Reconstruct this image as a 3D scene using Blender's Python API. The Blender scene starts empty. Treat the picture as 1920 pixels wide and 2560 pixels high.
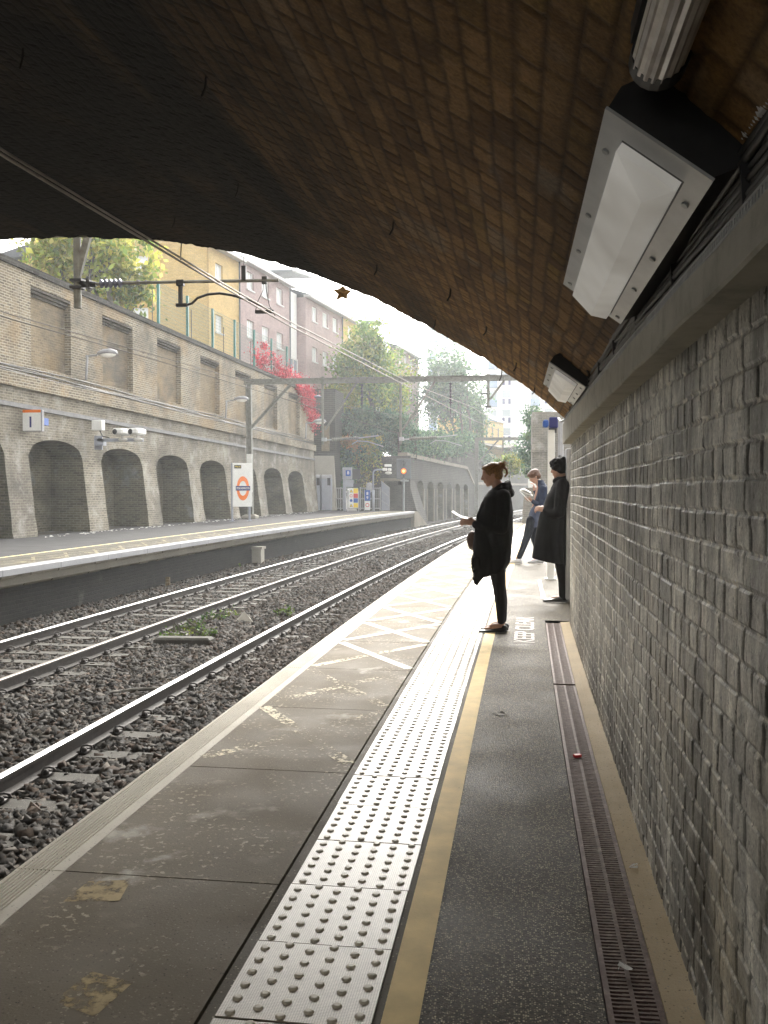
import bpy, math, random
import numpy as np
from mathutils import Vector, Matrix
random.seed(7); np.random.seed(7)
PI = math.pi
scene = bpy.context.scene
COL = scene.collection

# ------------------------------------------------------------------ camera, world, sun, exposure
EYE = 1.3477
cd = bpy.data.cameras.new("camera"); cam = bpy.data.objects.new("camera", cd); COL.objects.link(cam)
cam.location = (0, 0, EYE); cam.rotation_euler = (PI/2-.0251, 0, .1391)
cd.sensor_fit = 'VERTICAL'; cd.sensor_height = 36; cd.lens = 2325/2560*36
cd.clip_start = .03; cd.clip_end = 2000
scene.camera = cam
SUN_EL, SUN_AZ = math.radians(33), math.radians(2)     # azimuth clockwise from +Y
w = bpy.data.worlds.new("World"); scene.world = w; w.use_nodes = True
nt = w.node_tree; nt.nodes.clear()
sky = nt.nodes.new('ShaderNodeTexSky'); sky.sky_type = 'NISHITA'; sky.sun_disc = False
sky.sun_elevation = SUN_EL; sky.sun_rotation = SUN_AZ; sky.dust_density = 4; sky.air_density = 1.3; sky.ozone_density = .6
hs = nt.nodes.new('ShaderNodeHueSaturation'); hs.inputs['Saturation'].default_value = .05
bg = nt.nodes.new('ShaderNodeBackground'); bg.inputs[1].default_value = .15
out = nt.nodes.new('ShaderNodeOutputWorld')
wm = nt.nodes.new('ShaderNodeMixRGB'); wm.blend_type = 'MULTIPLY'; wm.inputs[0].default_value = 1; wm.inputs[2].default_value = (1, .98, .945, 1)
nt.links.new(sky.outputs[0], hs.inputs['Color']); nt.links.new(hs.outputs[0], wm.inputs[1]); nt.links.new(wm.outputs[0], bg.inputs[0]); nt.links.new(bg.outputs[0], out.inputs[0])
sd = bpy.data.lights.new("sun", 'SUN'); sd.energy = .55; sd.angle = math.radians(24); sd.color = (1, .93, .82)
sun = bpy.data.objects.new("sun", sd); COL.objects.link(sun)
sv = Vector((math.sin(SUN_AZ)*math.cos(SUN_EL), math.cos(SUN_AZ)*math.cos(SUN_EL), math.sin(SUN_EL)))
sun.rotation_euler = sv.to_track_quat('Z', 'Y').to_euler()
scene.view_settings.view_transform = 'Standard'; scene.view_settings.look = 'None'
scene.view_settings.gamma = 1; scene.view_settings.exposure = EXPO = 2.12
cy = scene.cycles
cy.max_bounces = 12; cy.diffuse_bounces = 8; cy.glossy_bounces = 4; cy.transmission_bounces = 4; cy.transparent_max_bounces = 12
cy.volume_bounces = 1
cy.use_denoising = True; cy.sample_clamp_indirect = 6
try: cy.denoiser = 'OPENIMAGEDENOISE'
except Exception: pass

# ------------------------------------------------------------------ curve coordinates: o = offset from camera line, s = along platform
RAD = 555.0
def W(o, s, z=0.0):
    a = s/RAD; r = RAD-o
    return (RAD-r*math.cos(a), r*math.sin(a), z)
def Wn(o, s, z):
    a = s/RAD; r = RAD-o
    return np.stack([RAD-r*np.cos(a), r*np.sin(a), z+0*a*r], -1)
def heading(s): return -s/RAD        # z rotation of a thing standing square to the track

# ------------------------------------------------------------------ helpers
def tag(o, label=None, cat=None, group=None, kind=None):
    if label: o['label'] = label
    if cat: o['category'] = cat
    if group: o['group'] = group
    if kind: o['kind'] = kind
    return o
def thing(name, label, cat, loc=(0,0,0), rz=0, group=None):
    o = bpy.data.objects.new(name, None); COL.objects.link(o); o.empty_display_size = .2
    o.location = loc; o.rotation_euler = (0, 0, rz)
    return tag(o, label, cat, group)
def link(name, me, mat, parent=None, loc=None):
    if mat is not None and not me.materials: me.materials.append(mat)
    o = bpy.data.objects.new(name, me); COL.objects.link(o)
    if parent is not None: o.parent = parent
    if loc is not None: o.location = loc
    return o
def struct(o, label=None): o['kind'] = 'structure'; return o
class MB:
    def __init__(s): s.v = []; s.f = []; s.m = []; s.cur = 0; s.smooth = False
    def add(s, vs, fs):
        n = len(s.v); s.v += [tuple(p) for p in vs]; s.f += [tuple(i+n for i in f) for f in fs]; s.m += [s.cur]*len(fs); return s
    def box(s, c, d, rz=0, M=None):
        x, y, z = d[0]/2, d[1]/2, d[2]/2
        vs = [Vector((i*x, j*y, k*z)) for i in (-1,1) for j in (-1,1) for k in (-1,1)]
        R = M if M is not None else Matrix.Rotation(rz, 3, 'Z')
        vs = [R @ p + Vector(c) for p in vs]
        return s.add(vs, [(0,1,3,2),(4,6,7,5),(0,4,5,1),(2,3,7,6),(0,2,6,4),(1,5,7,3)])
    def bb(s, a, b):
        return s.box([(a[i]+b[i])/2 for i in range(3)], [abs(b[i]-a[i]) for i in range(3)])
    def bevbox(s, a, b, r=.01):
        # box with chamfered edges
        a = [min(p,q) for p,q in zip(a,b)]+[0]; b2 = [max(p,q) for p,q in zip(a[:3], b)]; a = a[:3]
        a, b = a, b2
        vs = []; 
        for i in (0,1):
            for j in (0,1):
                for k in (0,1):
                    c = [ (a,b)[i][0], (a,b)[j][1], (a,b)[k][2] ]
                    g = [1-2*i, 1-2*j, 1-2*k]
                    for ax in range(3):
                        p = [c[t]+(g[t]*r if t != ax else 0) for t in range(3)]
                        vs.append(p)
        def id(i,j,k,ax): return ((i*2+j)*2+k)*3+ax
        fs = []
        fs += [(id(0,0,0,0),id(0,0,1,0),id(0,1,1,0),id(0,1,0,0)), (id(1,0,0,0),id(1,1,0,0),id(1,1,1,0),id(1,0,1,0))]
        fs += [(id(0,0,0,1),id(1,0,0,1),id(1,0,1,1),id(0,0,1,1)), (id(0,1,0,1),id(0,1,1,1),id(1,1,1,1),id(1,1,0,1))]
        fs += [(id(0,0,0,2),id(0,1,0,2),id(1,1,0,2),id(1,0,0,2)), (id(0,0,1,2),id(1,0,1,2),id(1,1,1,2),id(0,1,1,2))]
        for j in (0,1):
            for k in (0,1): fs.append((id(0,j,k,1),id(1,j,k,1),id(1,j,k,2),id(0,j,k,2)))
        for i in (0,1):
            for k in (0,1): fs.append((id(i,0,k,0),id(i,1,k,0),id(i,1,k,2),id(i,0,k,2)))
        for i in (0,1):
            for j in (0,1): fs.append((id(i,j,0,0),id(i,j,1,0),id(i,j,1,1),id(i,j,0,1)))
        for i in (0,1):
            for j in (0,1):
                for k in (0,1): fs.append((id(i,j,k,0),id(i,j,k,1),id(i,j,k,2)))
        return s.add(vs, fs)
    def tube(s, pts, r, n=8, cap=True, sq=1.0):
        pts = [Vector(p) for p in pts]; m = len(pts)
        rr = r if isinstance(r, (list, tuple)) else [r]*m
        vs = []; up0 = None
        for i, p in enumerate(pts):
            t = (pts[min(i+1,m-1)]-pts[max(i-1,0)]); t = t.normalized() if t.length > 1e-9 else Vector((0,0,1))
            if up0 is None:
                up0 = Vector((0,0,1)) if abs(t.z) < .9 else Vector((0,1,0))
            a = t.cross(up0); a = a.normalized() if a.length > 1e-6 else t.orthogonal().normalized()
            b = a.cross(t).normalized(); up0 = b
            for k in range(n):
                q = 2*PI*k/n; vs.append(p+a*math.cos(q)*rr[i]+b*math.sin(q)*rr[i]*sq)
        fs = [(i*n+k, i*n+(k+1)%n, (i+1)*n+(k+1)%n, (i+1)*n+k) for i in range(m-1) for k in range(n)]
        if cap: fs += [tuple(range(n-1,-1,-1)), tuple((m-1)*n+k for k in range(n))]
        return s.add(vs, fs)
    def blob(s, c, r, nu=14, nv=9, M=None):
        vs = [Vector((0,0,-r[2]))]
        for j in range(1, nv):
            ph = -PI/2+PI*j/nv
            for i in range(nu):
                th = 2*PI*i/nu; vs.append(Vector((r[0]*math.cos(ph)*math.cos(th), r[1]*math.cos(ph)*math.sin(th), r[2]*math.sin(ph))))
        vs.append(Vector((0,0,r[2])))
        R = M if M is not None else Matrix.Identity(3)
        vs = [R @ p + Vector(c) for p in vs]
        fs = [(0, 1+(i+1)%nu, 1+i) for i in range(nu)]
        for j in range(nv-2):
            for i in range(nu):
                a = 1+j*nu+i; b = 1+j*nu+(i+1)%nu; fs.append((a, b, b+nu, a+nu))
        L = len(vs)-1; fs += [(L, L-nu+i, L-nu+(i+1)%nu) for i in range(nu)]
        return s.add(vs, fs)
    def rings(s, R, cap=True):
        n = len(R[0]); vs = [p for r in R for p in r]
        fs = [(i*n+k, i*n+(k+1)%n, (i+1)*n+(k+1)%n, (i+1)*n+k) for i in range(len(R)-1) for k in range(n)]
        if cap: fs += [tuple(range(n-1,-1,-1)), tuple((len(R)-1)*n+k for k in range(n))]
        return s.add(vs, fs)
    def prism(s, poly, fn0, fn1):
        n = len(poly); vs = [fn0(*p) for p in poly]+[fn1(*p) for p in poly]
        fs = [tuple(range(n-1,-1,-1)), tuple(range(n,2*n))]+[(i,(i+1)%n,n+(i+1)%n,n+i) for i in range(n)]
        return s.add(vs, fs)
    def quad(s, a, b, c, d): return s.add([a,b,c,d], [(0,1,2,3)])
    def mesh(s, name, smooth=None):
        me = bpy.data.meshes.new(name); me.from_pydata([tuple(p) for p in s.v], [], s.f); me.validate(); me.update()
        import bmesh
        bm = bmesh.new(); bm.from_mesh(me); bmesh.ops.recalc_face_normals(bm, faces=bm.faces); bm.to_mesh(me); bm.free()
        if smooth or (smooth is None and s.smooth):
            me.polygons.foreach_set('use_smooth', [True]*len(me.polygons))
        return me
    def build(s, name, mat, parent=None, loc=None, smooth=None):
        mats = mat if isinstance(mat, (list, tuple)) else [mat]
        me = s.mesh(name, smooth)
        for q in mats: me.materials.append(q)
        if len(mats) > 1 and len(s.m) == len(me.polygons): me.polygons.foreach_set('material_index', s.m)
        return link(name, me, None, parent, loc)

def sweep(prof, s0, s1, ds, closed=True, fn=W):
    """sweep a cross-section [(o,z)...] along the curve"""
    m = MB(); n = max(1, int(round((s1-s0)/ds))); R = []
    for i in range(n+1):
        q = s0+(s1-s0)*i/n; R.append([fn(o, q, z) for o, z in prof])
    if closed: m.rings(R)
    else:
        k = len(prof); vs = [p for r in R for p in r]
        m.add(vs, [(i*k+j, i*k+j+1, (i+1)*k+j+1, (i+1)*k+j) for i in range(n) for j in range(k-1)])
    return m

def np_mesh(name, V, F, mat, parent=None, smooth=False, col=None, uv=None, fn=4):
    me = bpy.data.meshes.new(name)
    V = np.ascontiguousarray(V, np.float32); F = np.ascontiguousarray(F, np.int32)
    me.vertices.add(len(V)); me.vertices.foreach_set('co', V.ravel())
    me.loops.add(F.size); me.loops.foreach_set('vertex_index', F.ravel())
    me.polygons.add(len(F)); me.polygons.foreach_set('loop_start', np.arange(0, F.size, F.shape[1], dtype=np.int32))
    me.update(calc_edges=True)
    me.polygons.foreach_set('use_smooth', np.full(len(F), bool(smooth)))
    if col is not None:
        a = me.color_attributes.new('tint', 'FLOAT_COLOR', 'POINT'); c = np.ones((len(V), 4), np.float32); c[:, :col.shape[1]] = col
        a.data.foreach_set('color', c.ravel())
    if uv is not None:
        l = me.uv_layers.new(name='uv'); l.data.foreach_set('uv', np.ascontiguousarray(uv[F.ravel()], np.float32).ravel())
    me.validate()
    return link(name, me, mat, parent)
def grid_faces(n, m):
    i, j = np.meshgrid(np.arange(n-1), np.arange(m-1), indexing='ij'); a = (i*m+j).ravel()
    return np.stack([a, a+1, a+m+1, a+m], -1)

def vnoise(x, y, seed=0):
    x = np.asarray(x, float); y = np.asarray(y, float)
    xi = np.floor(x).astype(np.int64); yi = np.floor(y).astype(np.int64); fx = x-xi; fy = y-yi
    fx = fx*fx*(3-2*fx); fy = fy*fy*(3-2*fy)
    def h(a, b):
        n = (a*374761393+b*668265263+seed*1274126177) & 0xffffffff
        n = ((n ^ (n >> 13))*1274126177) & 0xffffffff
        return ((n ^ (n >> 16)) & 0xffff)/65535.0
    return (h(xi,yi)*(1-fx)+h(xi+1,yi)*fx)*(1-fy)+(h(xi,yi+1)*(1-fx)+h(xi+1,yi+1)*fx)*fy
def fbm(x, y, seed=0, oc=4):
    r = 0; a = .5; t = 0
    for k in range(oc): r = r+a*vnoise(x*2**k, y*2**k, seed+k*17); t += a; a *= .5
    return r/t
def hash2(a, b, seed=0):
    n = (a*73856093+b*19349663+seed*83492791) & 0xffffffff
    n = ((n ^ (n >> 15))*2246822519) & 0xffffffff
    return ((n ^ (n >> 13)) & 0xffff)/65535.0
def bricks(u, v, L=.232, H=.077, j=.011, seed=0, wob=.006):
    """English bond: returns brick mask 0..1 and two per-brick random numbers"""
    u = u+wob*(fbm(u*3, v*3, seed+5)-.5)*2; v = v+wob*(fbm(u*2.3, v*2.3, seed+9)-.5)*2
    row = np.floor(v/H).astype(np.int64); hd = (row % 2) == 0
    LL = np.where(hd, L/2, L); uo = u+np.where(hd, L*.25, 0)+hash2(row, row*0+3, seed)*.03
    cx = np.floor(uo/LL).astype(np.int64)
    du = np.minimum(uo-cx*LL, (cx+1)*LL-uo); dv = np.minimum(v-row*H, (row+1)*H-v)
    d = np.minimum(du*.9, dv)-j/2+.004*(fbm(u*22, v*22, seed+2)-.5)
    m = np.clip(d/.007, 0, 1)
    return m, hash2(cx, row, seed+1), hash2(cx, row, seed+77)

# ------------------------------------------------------------------ materials
class NB:
    def __init__(s, name):
        s.mat = bpy.data.materials.new(name); s.mat.use_nodes = True; s.t = s.mat.node_tree; s.t.nodes.clear()
        s.out = s.t.nodes.new('ShaderNodeOutputMaterial'); s.co = s.t.nodes.new('ShaderNodeTexCoord'); s.geo = s.t.nodes.new('ShaderNodeNewGeometry')
    def n(s, typ, props=None, **inp):
        d = s.t.nodes.new(typ)
        for k, v in (props or {}).items(): setattr(d, k, v)
        for k, v in inp.items():
            key = k.replace('_', ' ')
            i = int(k[1:]) if k[0] == 'i' and k[1:].isdigit() else key
            if isinstance(v, bpy.types.NodeSocket): s.t.links.new(v, d.inputs[i])
            else: d.inputs[i].default_value = v
        return d
    def L(s, a, b): s.t.links.new(a, b)
    def pos(s): return s.geo.outputs['Position']
    def noise(s, scale, vec=None, detail=4, rough=.6, out=0):
        return s.n('ShaderNodeTexNoise', Vector=vec or s.pos(), Scale=scale, Detail=detail, Roughness=rough).outputs[out]
    def ramp(s, fac, stops, interp='LINEAR'):
        r = s.n('ShaderNodeValToRGB', i0=fac); e = r.color_ramp; e.interpolation = interp
        while len(e.elements) < len(stops): e.elements.new(.5)
        for el, (p, c) in zip(e.elements, stops):
            el.position = p; el.color = (c, c, c, 1) if isinstance(c, (int, float)) else (*c, 1)
        return r.outputs[0]
    def mix(s, f, a, b, mode='MIX'):
        d = s.t.nodes.new('ShaderNodeMix'); d.data_type = 'RGBA'; d.blend_type = mode
        for i, v in ((0, f), (6, a), (7, b)):
            if isinstance(v, bpy.types.NodeSocket): s.t.links.new(v, d.inputs[i])
            else: d.inputs[i].default_value = (*v, 1) if isinstance(v, tuple) and len(v) == 3 else v
        return d.outputs[2]
    def math(s, op, a, b=0.0, clamp=False):
        d = s.n('ShaderNodeMath', {'operation': op, 'use_clamp': clamp}, i0=a, i1=b); return d.outputs[0]
    def bump(s, h, strength=.5, dist=.01, normal=None):
        d = s.n('ShaderNodeBump', Height=h, Strength=strength, Distance=dist)
        if normal is not None: s.L(normal, d.inputs['Normal'])
        return d.outputs[0]
    def bsdf(s, color, rough=.8, normal=None, metal=0, spec=.5, **kw):
        d = s.n('ShaderNodeBsdfPrincipled', **kw)
        for k, v in (('Base Color', color), ('Roughness', rough), ('Metallic', metal), ('Specular IOR Level', spec)):
            if isinstance(v, bpy.types.NodeSocket): s.L(v, d.inputs[k])
            else: d.inputs[k].default_value = (*v, 1) if isinstance(v, tuple) else v
        if normal is not None: s.L(normal, d.inputs['Normal'])
        return d.outputs[0]
    def end(s, sh): s.L(sh, s.out.inputs['Surface']); return s.mat

def plain(name, c, rough=.7, metal=0, var=.25, scale=6, spec=.4, bump=0, grime=None):
    b = NB(name); n = b.noise(scale); f = b.ramp(n, [(.3, 1-var), (.7, 1+var*.4)])
    col = b.mix(1.0, tuple(c), f, 'MULTIPLY')
    if grime:
        g = b.ramp(b.noise(scale*.6, detail=6), [(.5, 0), (.68, 1)]); col = b.mix(g, col, tuple(grime))
    nm = b.bump(b.noise(scale*12), bump, .004) if bump else None
    return b.end(b.bsdf(col, rough, nm, metal, spec))
def emis(name, c, st):
    b = NB(name); e = b.n('ShaderNodeEmission', Color=(*c, 1), Strength=st); return b.end(e.outputs[0])

def brick_mat(name, c1, c2, mortar, big=(.8, 1.15), stain=None, stainf=(.5, .7), bs=1.0, alt=None, altf=(.55, .65), L=.225, H=.075, rough=.9, msize=.013, lime=None, limef=(.6, .75)):
    """world-space brick for vertical walls: u = x+y, v = z"""
    b = NB(name); sp = b.n('ShaderNodeSeparateXYZ', Vector=b.pos())
    u = b.math('ADD', sp.outputs[0], sp.outputs[1]); v = sp.outputs[2]
    vec = b.n('ShaderNodeCombineXYZ', X=u, Y=v).outputs[0]
    wn = b.noise(3, detail=3, out=1); vec = b.n('ShaderNodeMixRGB', {'blend_type': 'LINEAR_LIGHT'}, Fac=.012, Color1=vec, Color2=wn).outputs[0]
    bt = b.n('ShaderNodeTexBrick', {'offset': .5}, Vector=vec, Color1=(*c1, 1), Color2=(*c2, 1), Mortar=(*mortar, 1), Scale=1.0, Mortar_Size=msize*bs, Mortar_Smooth=.15, Bias=-.1, Brick_Width=L*bs, Row_Height=H*bs)
    col = bt.outputs[0]
    if alt is not None: col = b.mix(b.ramp(b.noise(.55, detail=5), [(altf[0], 0), (altf[1], 1)]), col, b.mix(.4, col, tuple(alt)))
    if stain is not None: col = b.mix(b.ramp(b.noise(.35, detail=8, rough=.65), [(stainf[0], 0), (stainf[1], .85)]), col, tuple(stain))
    if lime is not None: col = b.mix(b.ramp(b.noise(.9, detail=8, rough=.7), [(limef[0], 0), (limef[1], .8)]), col, tuple(lime))
    f = b.ramp(b.noise(1.7, detail=6), [(.3, big[0]), (.7, big[1])]); col = b.mix(1.0, col, f, 'MULTIPLY')
    f = b.ramp(b.noise(22, detail=4), [(.3, .8), (.7, 1.15)]); col = b.mix(1.0, col, f, 'MULTIPLY')
    h = b.math('MULTIPLY', b.math('SUBTRACT', 1.0, bt.outputs[1]), 1.0); h = b.math('ADD', h, b.math('MULTIPLY', b.noise(30), .6))
    return b.end(b.bsdf(col, rough, b.bump(h, .8, .012), spec=.2))
# ------------------------------------------------------------------ material library
M = {}
def mat_vbrick(name, rough=.85, spec=.25, fine=60, bs=.5, lo=.55, hi=1.35, pits=False):
    b = NB(name); a = b.n('ShaderNodeVertexColor', {'layer_name': 'tint'})
    f = b.ramp(b.noise(fine, detail=5, rough=.7), [(.28, lo), (.72, hi)])
    col = b.mix(1.0, a.outputs[0], f, 'MULTIPLY')
    if pits:
        mp = b.n('ShaderNodeMapping', {'vector_type': 'TEXTURE'}, Vector=b.pos()); mp.inputs['Scale'].default_value = (1, 1, 2.2); v = mp.outputs[0]
        pt_ = b.ramp(b.noise(55, v, detail=7, rough=.72), [(.56, 0), (.62, 1)]); fl_ = b.ramp(b.noise(80, v, detail=6, rough=.7), [(.60, 0), (.67, 1)])
        big = b.ramp(b.noise(9, v, detail=5), [(.3, .72), (.7, 1.25)]); col = b.mix(1.0, col, big, 'MULTIPLY')
        col = b.mix(b.math('MULTIPLY', pt_, .72), col, (.035,.032,.027)); col = b.mix(b.math('MULTIPLY', fl_, .6), col, (.66,.63,.55))
        h = b.math('SUBTRACT', b.math('MULTIPLY', b.noise(fine, detail=5), .5), pt_); return b.end(b.bsdf(col, rough, b.bump(h, .6, .004), spec=spec))
    return b.end(b.bsdf(col, rough, b.bump(b.noise(fine*1.5, detail=4), bs, .006), spec=spec))
M['wall_near'] = mat_vbrick('painted_old_brick', .45, .45, 110, .45, .6, 1.35, True)
M['vault'] = mat_vbrick('soot_and_shade_vault_brick', .8, .3, 70, .45)
M['stock'] = brick_mat('yellow_stock_brick', (0.273,0.224,0.156), (0.124,0.104,0.081), (0.429,0.397,0.325), alt=(0.377,0.254,0.130), altf=(.5,.62), stain=(0.117,0.109,0.096), stainf=(.47,.64), lime=(0.338,0.312,0.267), limef=(.58,.72))
M['panel'] = brick_mat('ochre_panel_brick', (0.275,0.219,0.144), (0.188,0.150,0.100), (0.312,0.269,0.206), alt=(0.350,0.237,0.112), altf=(.48,.66), stain=(0.106,0.100,0.094), stainf=(.46,.62), msize=.008)
M['low'] = brick_mat('grey_buttress_brick', (0.267,0.240,0.189), (0.156,0.140,0.114), (0.351,0.325,0.267), stain=(0.150,0.140,0.127), stainf=(.42,.62), lime=(0.468,0.448,0.410), limef=(.5,.68))
M['niche'] = brick_mat('dark_niche_brick', (0.169,0.153,0.104), (0.091,0.082,0.062), (0.208,0.195,0.150), stain=(0.058,0.057,0.047), stainf=(.45,.62), lime=(0.260,0.280,0.280), limef=(.56,.7))  # darker brick tone inside the niches
M['header'] = brick_mat('dark_corbel_brick', (.12,.105,.09), (.06,.055,.05), (.15,.14,.12))
M['darkbrick'] = brick_mat('black_platform_brick', (.018,.017,.015), (.009,.009,.009), (.026,.025,.022), lime=(.10,.095,.08), limef=(.62,.75), msize=.009)
M['farbrick'] = brick_mat('far_dark_brick', (.045,.041,.035), (.025,.023,.021), (.08,.077,.068), stain=(.024,.024,.024), lime=(.10,.097,.09), limef=(.66,.8), bs=1.7)
M['redbrick'] = brick_mat('mauve_brick', (.46,.335,.325), (.38,.275,.28), (.44,.38,.37), big=(.9,1.1), msize=.01)
M['yelbrick'] = brick_mat('buff_yellow_brick', (.68,.49,.20), (.60,.42,.17), (.55,.42,.22), big=(.92,1.08), msize=.008)
M['render'] = plain('white_render', (.85,.85,.84), .8, var=.06)
M['white'] = plain('white_paint', (.78,.78,.76), .45, var=.08, scale=9)
M['offwhite'] = plain('offwhite_enamel', (.70,.69,.66), .5, var=.15, scale=7)
M['grey'] = plain('grey_paint', (.27,.29,.30), .5, var=.2, scale=8)
M['bluegrey'] = plain('blue_grey_cabinet', (.34,.36,.42), .5, var=.15, scale=4)
M['trunk'] = plain('grey_trunking', (.19,.19,.195), .6, var=.25, scale=5)
M['palegrey'] = plain('pale_grey_paint', (.36,.36,.38), .6, var=.25, scale=5)
M['steel'] = plain('galvanised_steel', (.40,.41,.42), .5, .3, var=.25, scale=20)
M['olive'] = plain('olive_grey_steel', (.20,.20,.175), .6, var=.3, scale=10, grime=(.11,.10,.08))
M['dark'] = plain('black_iron', (.025,.025,.027), .5, var=.3, scale=20)
M['rubber'] = plain('black_cable', (.05,.048,.046), .55, var=.4, scale=15)
M['nearwire'] = plain('pale_worn_wire', (.30,.27,.24), .6, .0, var=.3, spec=.3)
M['copper'] = plain('dull_copper_wire', (.06,.05,.04), .7, .0, var=.3, spec=.2)
M['ceramic'] = plain('grey_insulator', (.16,.17,.22), .25, var=.2)
M['blue'] = plain('sign_blue', (.02,.09,.38), .4, var=.06)
M['navy'] = plain('deep_blue', (.012,.016,.14), .4, var=.05)
M['orange'] = plain('sign_orange', (.85,.20,.02), .4, var=.05)
M['yellow'] = plain('sign_yellow', (.85,.62,.03), .4, var=.05)
M['red'] = plain('sign_red', (.6,.03,.03), .4, var=.05)
M['teal'] = plain('teal_fence_paint', (.02,.16,.14), .5, var=.2)
M['wiregreen'] = plain('green_wire', (.05,.17,.14), .5, var=.2)
M['slate'] = plain('roof_slate', (.10,.11,.13), .6, var=.2)
M['roofblue'] = plain('pale_blue_panel', (.20,.30,.48), .5, var=.1)
M['lead'] = plain('gutter_white', (.62,.62,.62), .6, var=.1)
b = NB('window_glass'); M['glass'] = b.end(b.bsdf((.75,.78,.8), .12, spec=.8))  # pale base colour stands in for bright sky reflected in the panes
b = NB('window_glass_dark'); M['glassd'] = b.end(b.bsdf((.25,.30,.34), .1, spec=.8))
b = NB('frosted_diffuser'); n = b.noise(120, detail=5); dust = b.ramp(b.noise(3, detail=2), [(.35, 0), (.75, .8)])
dcol = b.mix(dust, (.82,.80,.75), (.46,.43,.37)); M['diffuser'] = b.end(b.n('ShaderNodeAddShader', i0=b.bsdf(dcol, .5, b.bump(n, .35, .003), spec=.5), i1=b.n('ShaderNodeEmission', Color=dcol, Strength=.055).outputs[0]).outputs[0])
b = NB('ribbed_diffuser'); n = b.noise(12, detail=5); M['ribbed'] = b.end(b.bsdf(b.mix(b.ramp(n, [(.35,0),(.65,1)]), (.60,.56,.53), (.42,.38,.35)), .25, spec=.7))
b = NB('plaster_ledge'); n = b.noise(5, detail=9, rough=.7); c = b.ramp(n, [(.3,(.30,.285,.24)),(.5,(.46,.445,.39)),(.72,(.54,.525,.46))])
M['ledge'] = b.end(b.bsdf(c, .75, b.bump(b.noise(60, detail=6), .5, .006), spec=.3))

# asphalt with pale chippings
b = NB('asphalt'); vor = b.n('ShaderNodeTexVoronoi', Vector=b.pos(), Scale=170.0); rnd = b.n('ShaderNodeSeparateColor', Color=vor.outputs['Color'])
chip = b.math('MULTIPLY', b.ramp(rnd.outputs[0], [(.60, 0), (.85, 1)]), b.ramp(vor.outputs['Distance'], [(.3, 1), (.6, 0)]))
base = b.ramp(b.noise(1.3, detail=8, rough=.65), [(.3, (.074,.062,.045)), (.7, (.135,.114,.083))])
base = b.mix(b.ramp(b.noise(60, detail=3), [(.35, 0), (.7, 1)]), base, (.036,.032,.027))
col = b.mix(chip, base, (.60,.52,.37))
gum = b.n('ShaderNodeTexVoronoi', Vector=b.pos(), Scale=2.6); col = b.mix(b.ramp(gum.outputs['Distance'], [(.035, .55), (.06, 0)]), col, (.24,.225,.2))
h = b.math('ADD', b.math('MULTIPLY', b.ramp(vor.outputs['Distance'], [(0, 1), (.6, 0)]), .7), b.noise(90, detail=3))
M['asphalt'] = b.end(b.bsdf(col, b.ramp(b.noise(2), [(.3,.6),(.7,.8)]), b.bump(h, .8, .006), spec=.25))
# platform concrete
def concrete(name, c1, c2, speck=.2, rough=(.68, .85), wear=False):
    b = NB(name); n = b.noise(1.1, detail=9, rough=.7); col = b.ramp(n, [(.3, c1), (.7, c2)])
    vor = b.n('ShaderNodeTexVoronoi', Vector=b.pos(), Scale=120.0); rnd = b.n('ShaderNodeSeparateColor', Color=vor.outputs['Color'])
    chip = b.math('MULTIPLY', b.ramp(rnd.outputs[0], [(.84, 0), (.94, speck*3)]), b.ramp(vor.outputs['Distance'], [(.2, 1), (.45, 0)]))
    col = b.mix(chip, col, (.40,.36,.27))
    dk = b.math('MULTIPLY', b.ramp(rnd.outputs[1], [(.88, 0), (.95, .7)]), b.ramp(vor.outputs['Distance'], [(.2, 1), (.45, 0)])); col = b.mix(dk, col, (.03,.028,.022))
    if wear:   # chalky white spills and old paint crumbs
        sp = b.ramp(b.noise(4.2, detail=8, rough=.62), [(.55, 0), (.68, .85)]); zone = b.ramp(b.noise(.75, detail=2), [(.48, 0), (.60, 1)])
        col = b.mix(b.math('MULTIPLY', sp, zone), col, (.55,.52,.45))
        cr = b.ramp(b.noise(38, detail=4, rough=.5), [(.60, 0), (.63, 1)]); z2 = b.ramp(b.noise(1.9, detail=3), [(.47, 0), (.56, 1)])
        col = b.mix(b.math('MULTIPLY', b.math('MULTIPLY', cr, z2), .6), col, (.62,.56,.42))
    h = b.math('ADD', b.noise(110, detail=4), b.math('MULTIPLY', b.noise(8, detail=5), .8))
    return b.end(b.bsdf(col, b.ramp(b.noise(3.1, detail=4), [(.3, rough[0]), (.7, rough[1])]), b.bump(h, .36, .005), spec=.16))
M['slab'] = concrete('platform_concrete', (.135,.110,.077), (.212,.178,.13), wear=True)
M['asphalt2'] = plain('opposite_asphalt', (.075,.074,.076), .85, var=.25, scale=2, spec=.15)
M['slab2'] = concrete('opposite_concrete', (.085,.078,.062), (.13,.12,.095))
M['kerb'] = concrete('white_ribbed_edge', (.48,.44,.37), (.66,.62,.53), .05, (.6,.75))
M['kerbfar'] = plain('white_coping', (.30,.305,.32), .6, var=.12, scale=3)
M['corbel'] = concrete('corbel_concrete', (.14,.125,.10), (.24,.215,.17))
M['bed'] = plain('ballast_fines', (.03,.027,.024), .95, var=.5, scale=9, bump=.6)
M['soil'] = plain('soil', (.08,.07,.05), .95, var=.4, scale=2)
M['sleeper'] = concrete('sleeper_concrete', (.06,.056,.048), (.10,.095,.083))
M['lightconc'] = concrete('pale_concrete', (.30,.28,.24), (.42,.40,.35))
M['cement'] = concrete('gutter_cement', (.40,.31,.19), (.58,.47,.31), .4)
M['mortar'] = concrete('bedding_mortar', (.09,.078,.06), (.16,.14,.108), .3)
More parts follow.
